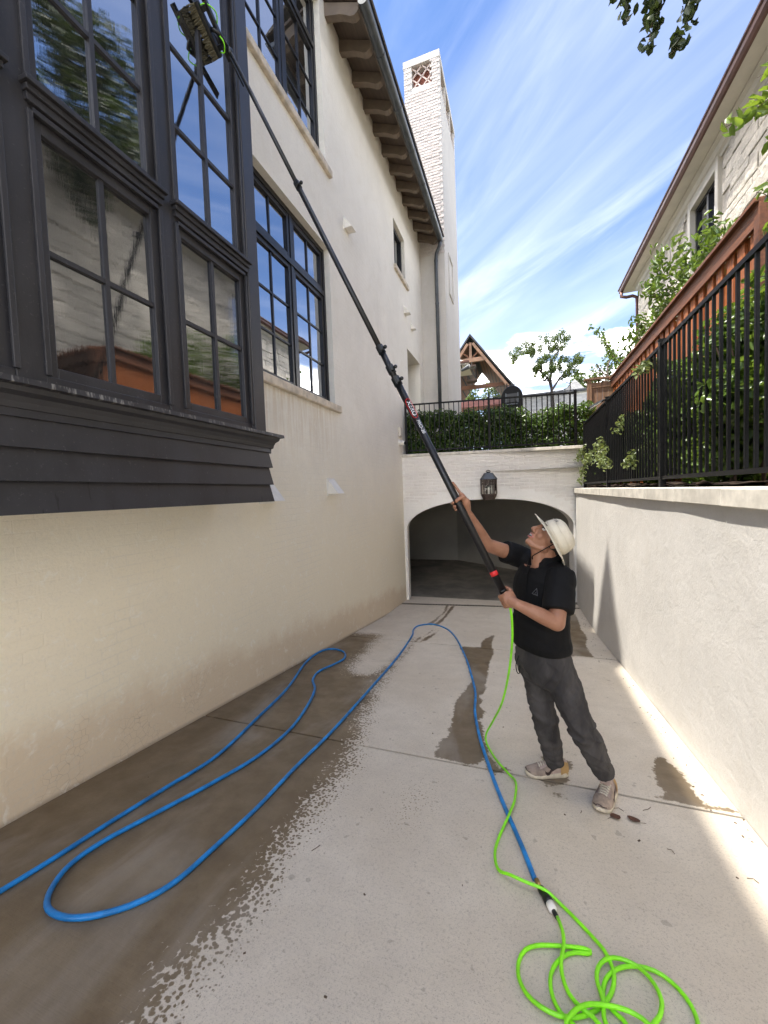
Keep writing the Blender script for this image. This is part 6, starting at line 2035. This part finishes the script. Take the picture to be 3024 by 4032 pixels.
# ---- trainers
def shoe(heel, toe, zoff=0.0, pitch=0.0):
    hx, tx = V((heel[0], heel[1], floor_z(heel[1]) + zoff)), V((toe[0], toe[1], floor_z(toe[1]) + zoff))
    fx = (tx - hx).normalized(); up = V((0, 0.1245, 1)).normalized(); up = (up - fx * up.dot(fx)).normalized()
    lf = up.cross(fx)
    L = (tx - hx).length
    def P(t, l, z): return hx + fx * (t * L) + lf * l + up * z
    W = lambda t: np.interp(t, [0, .06, .2, .45, .68, .85, .95, 1.0], [.022, .033, .038, .040, .048, .043, .028, .010])
    T = lambda t: np.interp(t, [0, .1, .22, .36, .5, .65, .8, .92, 1.0], [.088, .100, .104, .106, .092, .070, .056, .046, .030])
    so = MB(); ri = []
    ts = [0, .03, .08, .16, .28, .4, .52, .64, .76, .86, .93, .975, 1.0]
    for t in ts:
        w_ = W(t) + .004
        spring = 0.016 * max(0, (t - .78) / .22) ** 2 + .006 * max(0, (.1 - t) / .1)
        hgt = np.interp(t, [0, .3, .6, 1], [.036, .032, .026, .022])
        ri.append([P(t, -w_ * .92, spring), P(t, w_ * .92, spring), P(t, w_ * 1.04, spring + hgt * .6), P(t, w_, spring + hgt), P(t, -w_, spring + hgt), P(t, -w_ * 1.04, spring + hgt * .6)])
    so.loft(ri)
    sole = remeshed('trainer', so, 0.004, 2, 'shoe_sole', person)
    up_ = MB(); ri = []
    for t in ts:
        w_, h_ = W(t), T(t)
        spring = 0.016 * max(0, (t - .78) / .22) ** 2
        ring = []
        for k in range(20):
            a = math.pi * (k / 19)
            ring.append(P(t, w_ * math.cos(a) * (1.0 if a < .5 or a > 2.6 else .96), .024 + spring + (h_ - .024) * math.sin(a) ** .75))
        ri.append(ring)
    up_.loft(ri)
    remeshed('upper', up_, 0.004, 3, 'shoe_mesh', sole)
    # suede toe cap, dark toe bumper, gum heel clip
    def shell(name, t0, t1, a0, a1, off, mat, zmax=1.0):
        m = MB(); rr = []
        for i in range(9):
            t = t0 + (t1 - t0) * i / 8
            w_, h_ = W(t) + off, T(t) + off
            spring = 0.016 * max(0, (t - .78) / .22) ** 2
            row = []
            for k in range(13):
                a = a0 + (a1 - a0) * k / 12
                row.append(P(t + off * .1, w_ * math.cos(a), .022 + spring + (h_ - .022) * max(0, math.sin(a)) ** .75 * zmax))
            rr.append(row)
        m.loft(rr, cap=False, close=False)
        return m.build(name, mat, sole, smooth=True)
    shell('toe_cap', .70, .985, 0, math.pi, .0035, 'shoe_suede')
    shell('mudguard', .42, .78, 0, .75, .0030, 'shoe_suede')
    shell('mudguard', .42, .78, math.pi - .75, math.pi, .0030, 'shoe_suede')
    shell('toe_bumper', .93, 1.0, .2, math.pi - .2, .0050, 'shoe_dark', .75)
    shell('heel_clip', .0, .22, 0, .95, .0045, 'shoe_gum', 1.0)
    shell('heel_clip', .0, .22, math.pi - .95, math.pi, .0045, 'shoe_gum', 1.0)
    # curved tick on each side
    for s in (1, -1):
        sw = MB()
        top, bot = [], []
        for i in range(13):
            q = i / 12
            t = .60 - .40 * q if True else 0
            zc_ = .044 + .032 * q ** 1.3 - .016 * math.sin(math.pi * min(1, q * 2.6)) * (1 if q < .4 else 0)
            th = .0125 * math.sin(math.pi * min(1, .18 + q * .9)) * (1 - q * .75) + .001
            for lst, dz in ((top, th), (bot, -th)):
                z_ = zc_ + dz
                h_ = T(t); sa = min(1, max(0, (z_ - .024) / (h_ - .024))) ** (1 / .75)
                lst.append(P(t, s * (W(t) * math.cos(math.asin(sa)) + .0045), z_))
        sw.loft([top, bot], cap=False, close=False)
        sw.build('side_mark', 'shoe_dark', sole)
    # tongue and laces
    tg_ = MB(); tg_.obox(P(.40, 0, .112), fx * .034 + up * -.008, lf * .026, up * .006); tg_.build('tongue', 'shoe_mesh', sole, bevel=.004)
    for i in range(6):
        t = .43 + .05 * i
        h_ = T(t) + .004
        lc = MB(); lc.tube([P(t - .008, -.026 + .001 * i, h_ * .83 + .006), P(t, -.012, h_ + .001), P(t + .010, .012, h_ + .001), P(t + .016, .026 - .001 * i, h_ * .83 + .006)], .0046, 6)
        lc.build('lace', 'lace', sole, smooth=True)
    return sole


shoe((0.245, 2.685), (-0.005, 2.590))
shoe((0.478, 2.590), (0.372, 2.345))

# ================================================================== WATER-FED POLE
M['carbon'] = simple('carbon', (0.006, 0.006, 0.007, 1), 0.42, 0.3, 40, 0.12, 260)
M['clamp_black'] = simple('clamp_black', (0.005, 0.006, 0.006, 1), 0.35, 0.2, 20, 0.05, 90)
M['red_print'] = simple('red_print', (0.62, 0.02, 0.02, 1), 0.5, 0.05, 20, 0.0, 60)
M['white_print'] = simple('white_print', (0.80, 0.80, 0.80, 1), 0.5, 0.05, 20, 0.0, 60)
M['green_tube'] = simple('green_tube', (0.26, 0.84, 0.015, 1), 0.38, 0.22, 9, 0.05, 60)
M['blue_rubber'] = simple('blue_rubber', (0.006, 0.20, 0.54, 1), 0.42, 0.35, 9, 0.15, 120)
M['bristle'] = simple('bristle', (0.11, 0.098, 0.06, 1), 0.8, 0.35, 60, 0.4, 160)
M['brass'] = simple('brass', (0.55, 0.38, 0.14, 1), 0.35, 0.2, 20, 0.05, 60, metal=0.9)
pole = thing('cleaning_pole', 'long black telescopic window cleaning pole held up to the bay window', 'pole', tuple(PB))
def seg(t0, t1, r_, name, mat, par=None, n=18):
    return MB().tube([pole_pt(t0), pole_pt(t1)], r_, n).build(name, mat, par or pole, smooth=True)
s1 = seg(-0.004, 0.337, 0.0210, 'section', 'carbon')
s2 = seg(0.330, 0.384, 0.0185, 'section', 'carbon')
s3 = seg(0.380, 0.692, 0.0165, 'section', 'carbon')
s4 = seg(0.690, 0.985, 0.0140, 'section', 'carbon')
seg(-0.008, 0.003, 0.0225, 'end_plug', 'clamp_black')
seg(0.0315, 0.0375, 0.0216, 'red_band', 'red_print', s1)
seg(0.009, 0.0115, 0.0214, 'grip_edge', 'clamp_black', s1)
sideP = PD.cross(V((0, 1, 0))).normalized()
for t_, r_ in ((0.330, .0225), (0.350, .0205), (0.384, .0195), (0.692, .0170)):
    cl_ = MB()
    cl_.tube([pole_pt(t_ - .006), pole_pt(t_ + .006)], [r_ + .004, r_ + .004], 16)
    c_o = cl_.build('clamp', 'clamp_black', pole)
    lv = MB()
    c0 = pole_pt(t_) + V((0.35, -0.9, .2)).normalized() * (r_ + .008)
    lv.beam(c0 - PD * .022, c0 + PD * .020, .018, .014, up=V((0, 1, 0)))
    lv.build('lever', 'clamp_black', c_o, bevel=.003)
    MB().ball(pole_pt(t_) - sideP * (r_ + .012), PD * .012, V((0, .012, 0)), sideP * .012, 12, 8).build('knob', 'clamp_black', c_o, smooth=True)
# printing on the pole
def wrap_text(body, tc, size, mat, ang0, name, r_=0.0213, lift=0.0, parent=None):
    me = text_mesh(name, body, size)
    view = (V((0, 0, 0)) - pole_pt(tc)); view = (view - PD * view.dot(PD)).normalized()
    side = PD.cross(view)
    for v in me.vertices:
        s_ = -v.co.x; a = ang0 + v.co.y / r_
        v.co = pole_pt(tc) + PD * s_ + (view * math.cos(a) + side * math.sin(a)) * (r_ + lift)
    return place(name, me, mat, parent or s1)
wrap_text('XERO', 0.283, 0.038, 'white_print', 0.35, 'lettering', lift=.0006)
wrap_text('PRO-20', 0.2535, 0.028, 'white_print', 0.35, 'lettering', lift=.0006)
lo = MB(); vw = (V((0, 0, 0)) - pole_pt(.283)); vw = (vw - PD * vw.dot(PD)).normalized(); sd = PD.cross(vw)
outl = []
for k in range(41):
    a = 2 * math.pi * k / 40
    s_, q = 0.064 * math.copysign(abs(math.cos(a)) ** .5, math.cos(a)), 0.0185 * math.copysign(abs(math.sin(a)) ** .7, math.sin(a))
    an = 0.35 + q / .0213
    outl.append(pole_pt(.283) + PD * s_ + (vw * math.cos(an) + sd * math.sin(an)) * .0218)
lo.tube(outl, .0016, 5); lo.build('logo_outline', 'red_print', s1)

# brush head on the glass
BX = -1.978
b0, b1 = V((BX, 2.27, 3.325)), V((BX, 2.53, 3.155))
bd = (b1 - b0).normalized(); bn = V((1, 0, 0)); bu = bn.cross(bd).normalized()
bc = (b0 + b1) / 2
hd = MB().obox(bc, bd * .132, bu * .020, bn * .014).build('brush_block', 'clamp_black', pole, bevel=.006)
MB().obox(bc + bn * .045 + bu * .028, bd * .17, bu * .017, bn * .014).build('brush_stock', 'clamp_black', pole, bevel=.004)
for k in (-1, 1):
    MB().obox(bc + bd * .09 * k + bn * .028 + bu * .012, bd * .014, bu * .022, bn * .02).build('bracket', 'clamp_black', pole)
brs = MB()
rr = random.Random(4)
for i in range(46):
    for j in range(6):
        p = bc + bd * (-.125 + .25 * i / 45 + rr.uniform(-.003, .003)) + bu * (-.016 + .032 * j / 5 + rr.uniform(-.003, .003)) - bn * .014
        tip = p - bn * rr.uniform(.042, .056) + bd * rr.uniform(-.012, .012) + bu * (rr.uniform(-.012, .012) + (-.024 + .048 * j / 5) * .5)
        brs.tube([p, (p + tip) / 2, tip], [.0042, .0040, .0030], 5)
tag(brs.build('bristle', 'bristle', pole), kind='stuff')
# side wing, gooseneck joint and water tubes
MB().obox(bc + bd * .20 + bn * .055 + bu * .055, bd * .105 + bu * .02, bu * .030 - bd * .008, bn * .006).build('side_wing', 'clamp_black', pole, bevel=.003)
nk = MB(); nk.tube(catmull([pole_pt(.975), pole_pt(.995), bc + bn * .065 + bd * .03 - bu * .01, bc + bn * .020], .02), .013, 10); nk.build('gooseneck', 'clamp_black', pole, smooth=True)
MB().ball(pole_pt(.985), PD * .035, V((0, .022, 0)), sideP * .022).build('pivot', 'clamp_black', pole, smooth=True)
MB().tube(catmull([bc + bn * .05 + bu * .045, bc + bn * .085 - bd * .05 + bu * .035, bc + bn * .055 - bd * .10 + bu * .02, bc + bn * .016 - bd * .11], .01), .0042, 8).build('water_tube', 'green_tube', pole, smooth=True)
MB().tube(catmull([bc + bn * .05 + bd * .03, bc + bn * .085 + bd * .07 - bu * .035, bc + bn * .055 + bd * .115 - bu * .025, bc + bn * .016 + bd * .11], .01), .0042, 8).build('water_tube', 'green_tube', pole, smooth=True)

# ================================================================== HOSES
def hose_pts(xy, r_, seed, lift=0.0):
    out = []
    for i, (x, y) in enumerate(xy):
        x = max(XL + 0.03, min(XR - 0.03, x))
        out.append(V((x, y, floor_z(y) + r_ + 0.0015 + lift)))
    return out


bh = MB().tube(catmull(hose_pts(BLUE, 0.0115, 1), 0.025), 0.0115, 12).build('blue_hose', 'blue_rubber', smooth=True)
tag(bh, 'thick blue rubber hose lying in long loops on the wet concrete', 'hose')
RG = 0.0068
air = [V((-0.068, 2.244, -0.640)), V((-0.060, 2.25, -0.70)), V((-0.062, 2.32, -0.86)), V((-0.088, 2.45, -1.10)), V((-0.140, 2.62, -1.38)), V((-0.215, 2.80, -1.62)), V((-0.275, 2.93, -1.80)), V((-0.285, 2.96, floor_z(2.96) + RG))]
g1 = hose_pts(GREEN1, RG, 2)
for i, p in enumerate(g1):
    p.z += 0.006 * (0.5 + 0.5 * math.sin(i * 0.9)) + (0.024 if 9 <= i <= 11 else 0)
    if i in (3, 4, 5): p.z += 0.018
# one hose: from the pole, over the floor, round the coils and back to the connector
g3 = hose_pts(list(reversed(GREEN3)), RG, 3)
g2 = list(reversed(hose_pts(GREEN2, RG, 4, 0.012)))
for p in g3: p.z += 0.02
loop = [V((0.470, 1.28, floor_z(1.28) + .02)), V((0.40, 1.255, floor_z(1.255) + .02))]
gpts = air[:-1] + g1[0:] + loop + g3 + [V((0.10, 1.225, floor_z(1.22) + .02)), V((0.19, 1.19, floor_z(1.19) + .02)), V((0.30, 1.235, floor_z(1.23) + .02))] + g2
gh = MB().tube(catmull(gpts, 0.018), RG, 10).build('green_hose', 'green_tube', smooth=True)
tag(gh, 'bright lime green hose falling from the pole into loose coils on the dry concrete', 'hose')
# swivel connector joining both hoses
cn = thing('hose_connector', 'black swivel hose connector with white collar joining the blue and green hoses', 'connector', (0.07, 1.68, floor_z(1.68)))
cp = [V((x, y, floor_z(y) + 0.017)) for x, y in CONN]
def along(a, b_, t): return a + (b_ - a) * t
MB().tube([cp[0] - (cp[1] - cp[0]) * .3, cp[1]], [.011, .010], 12).build('brass_fitting', 'brass', cn, smooth=True)
MB().tube([cp[1], along(cp[1], cp[2], .12), along(cp[1], cp[2], .3), along(cp[1], cp[2], .5), along(cp[1], cp[2], .62), along(cp[1], cp[2], .85), cp[2]], [.010, .0155, .0165, .0145, .017, .019, .017], 16).build('swivel_body', 'clamp_black', cn, smooth=True)
MB().tube([along(cp[1], cp[2], .96), cp[3], along(cp[3], cp[4], .15)], [.017, .0165, .008], 16).build('collar', 'white_vent', cn, smooth=True)
MB().tube([cp[3], along(cp[3], cp[4], .5), cp[4]], [.0085, .0095, .0075], 12).build('tail', 'clamp_black', cn, smooth=True)

# ================================================================== LITTER ON THE CONCRETE
M['dead_leaf'] = simple('dead_leaf', (0.10, 0.042, 0.022, 1), 0.8, 0.4, 40, 0.5, 150)
def dead_leaf(x, y, L, w_, rot, label, curl=0.005):
    m = MB(); rows = []
    for i in range(7):
        t_ = i / 6
        ww = w_ * math.sin(math.pi * min(1, .08 + t_ * .88)) ** .8
        row = []
        for k in (-1, -.5, 0, .5, 1):
            lx, ly = (t_ - .5) * L, ww * k
            X = x + lx * math.cos(rot) - ly * math.sin(rot); Y = y + lx * math.sin(rot) + ly * math.cos(rot)
            row.append((X, Y, floor_z(Y) + .003 + curl * (abs(k) ** 1.5) + .004 * math.sin(t_ * 3 + x * 9) ** 2))
        rows.append(row)
    m.loft(rows, cap=False, close=False)
    o = thing('dead_leaf', label, 'leaf', (x, y, floor_z(y)), 'fallen leaves by the shoe')
    m.build('blade', 'dead_leaf', o, smooth=True)
    m2 = MB(); e = V((x - math.cos(rot) * L * .48, y - math.sin(rot) * L * .48, floor_z(y) + .004))
    m2.tube([e, e + V((-math.cos(rot + .5) * L * .5, -math.sin(rot + .5) * L * .5, .002))], .0010, 5); m2.build('stalk', 'twig', o)
dead_leaf(0.450, 2.342, 0.052, 0.024, 0.3, 'left of two curled brown dead leaves in front of the shoe')
dead_leaf(0.536, 2.350, 0.060, 0.021, 2.7, 'right of two curled brown dead leaves in front of the shoe')
rr = random.Random(12)
def twig(x, y, L, a, label):
    o = MB(); z = floor_z(y) + .003
    o.tube([(x, y, z), (x + L * .5 * math.cos(a), y + L * .5 * math.sin(a), z + .004), (x + L * math.cos(a + .3), y + L * math.sin(a + .3), floor_z(y + L * math.sin(a)) + .003)], .0016, 5)
    tag(o.build('twig', 'twig'), label, 'twig', 'twigs on the concrete')
twig(0.503, 2.411, .05, 2.6, 'short bent twig just behind the dead leaves')
twig(0.606, 2.455, .06, 0.4, 'short twig right of the dead leaves toward the wall')
twig(0.276, 2.316, .025, 1.0, 'tiny twig left of the dead leaves')
twig(0.66, 2.15, .035, 2.0, 'thin twig between the dead leaves and the sunlit strip')
twig(0.95, 2.08, .04, 2.4, 'dark twig lying in the sunlit strip by the wall')
twig(-0.98, 1.60, .05, 0.8, 'thin twig lying on the wet concrete')
cr = MB()
for i in range(110):
    y = rr.uniform(0.9, 8.2); side_ = rr.random()
    x = XR - 0.015 - abs(rr.gauss(0, .10)) if side_ < .6 else rr.uniform(XL + .1, XR - .1)
    if not (XL < x < XR): continue
    s_ = rr.uniform(.002, .005)
    z = floor_z(y)
    a = rr.uniform(0, 3.14)
    cr.obox((x, y, z + s_ * .4), (s_ * math.cos(a) * 1.3, s_ * math.sin(a) * 1.3, .0004), (-s_ * .7 * math.sin(a), s_ * .7 * math.cos(a), 0), (0, 0, s_ * .4))
tag(cr.build('crumbs', 'twig'), 'scattered bits of leaf and grit along the foot of the right wall', 'debris', kind='stuff')
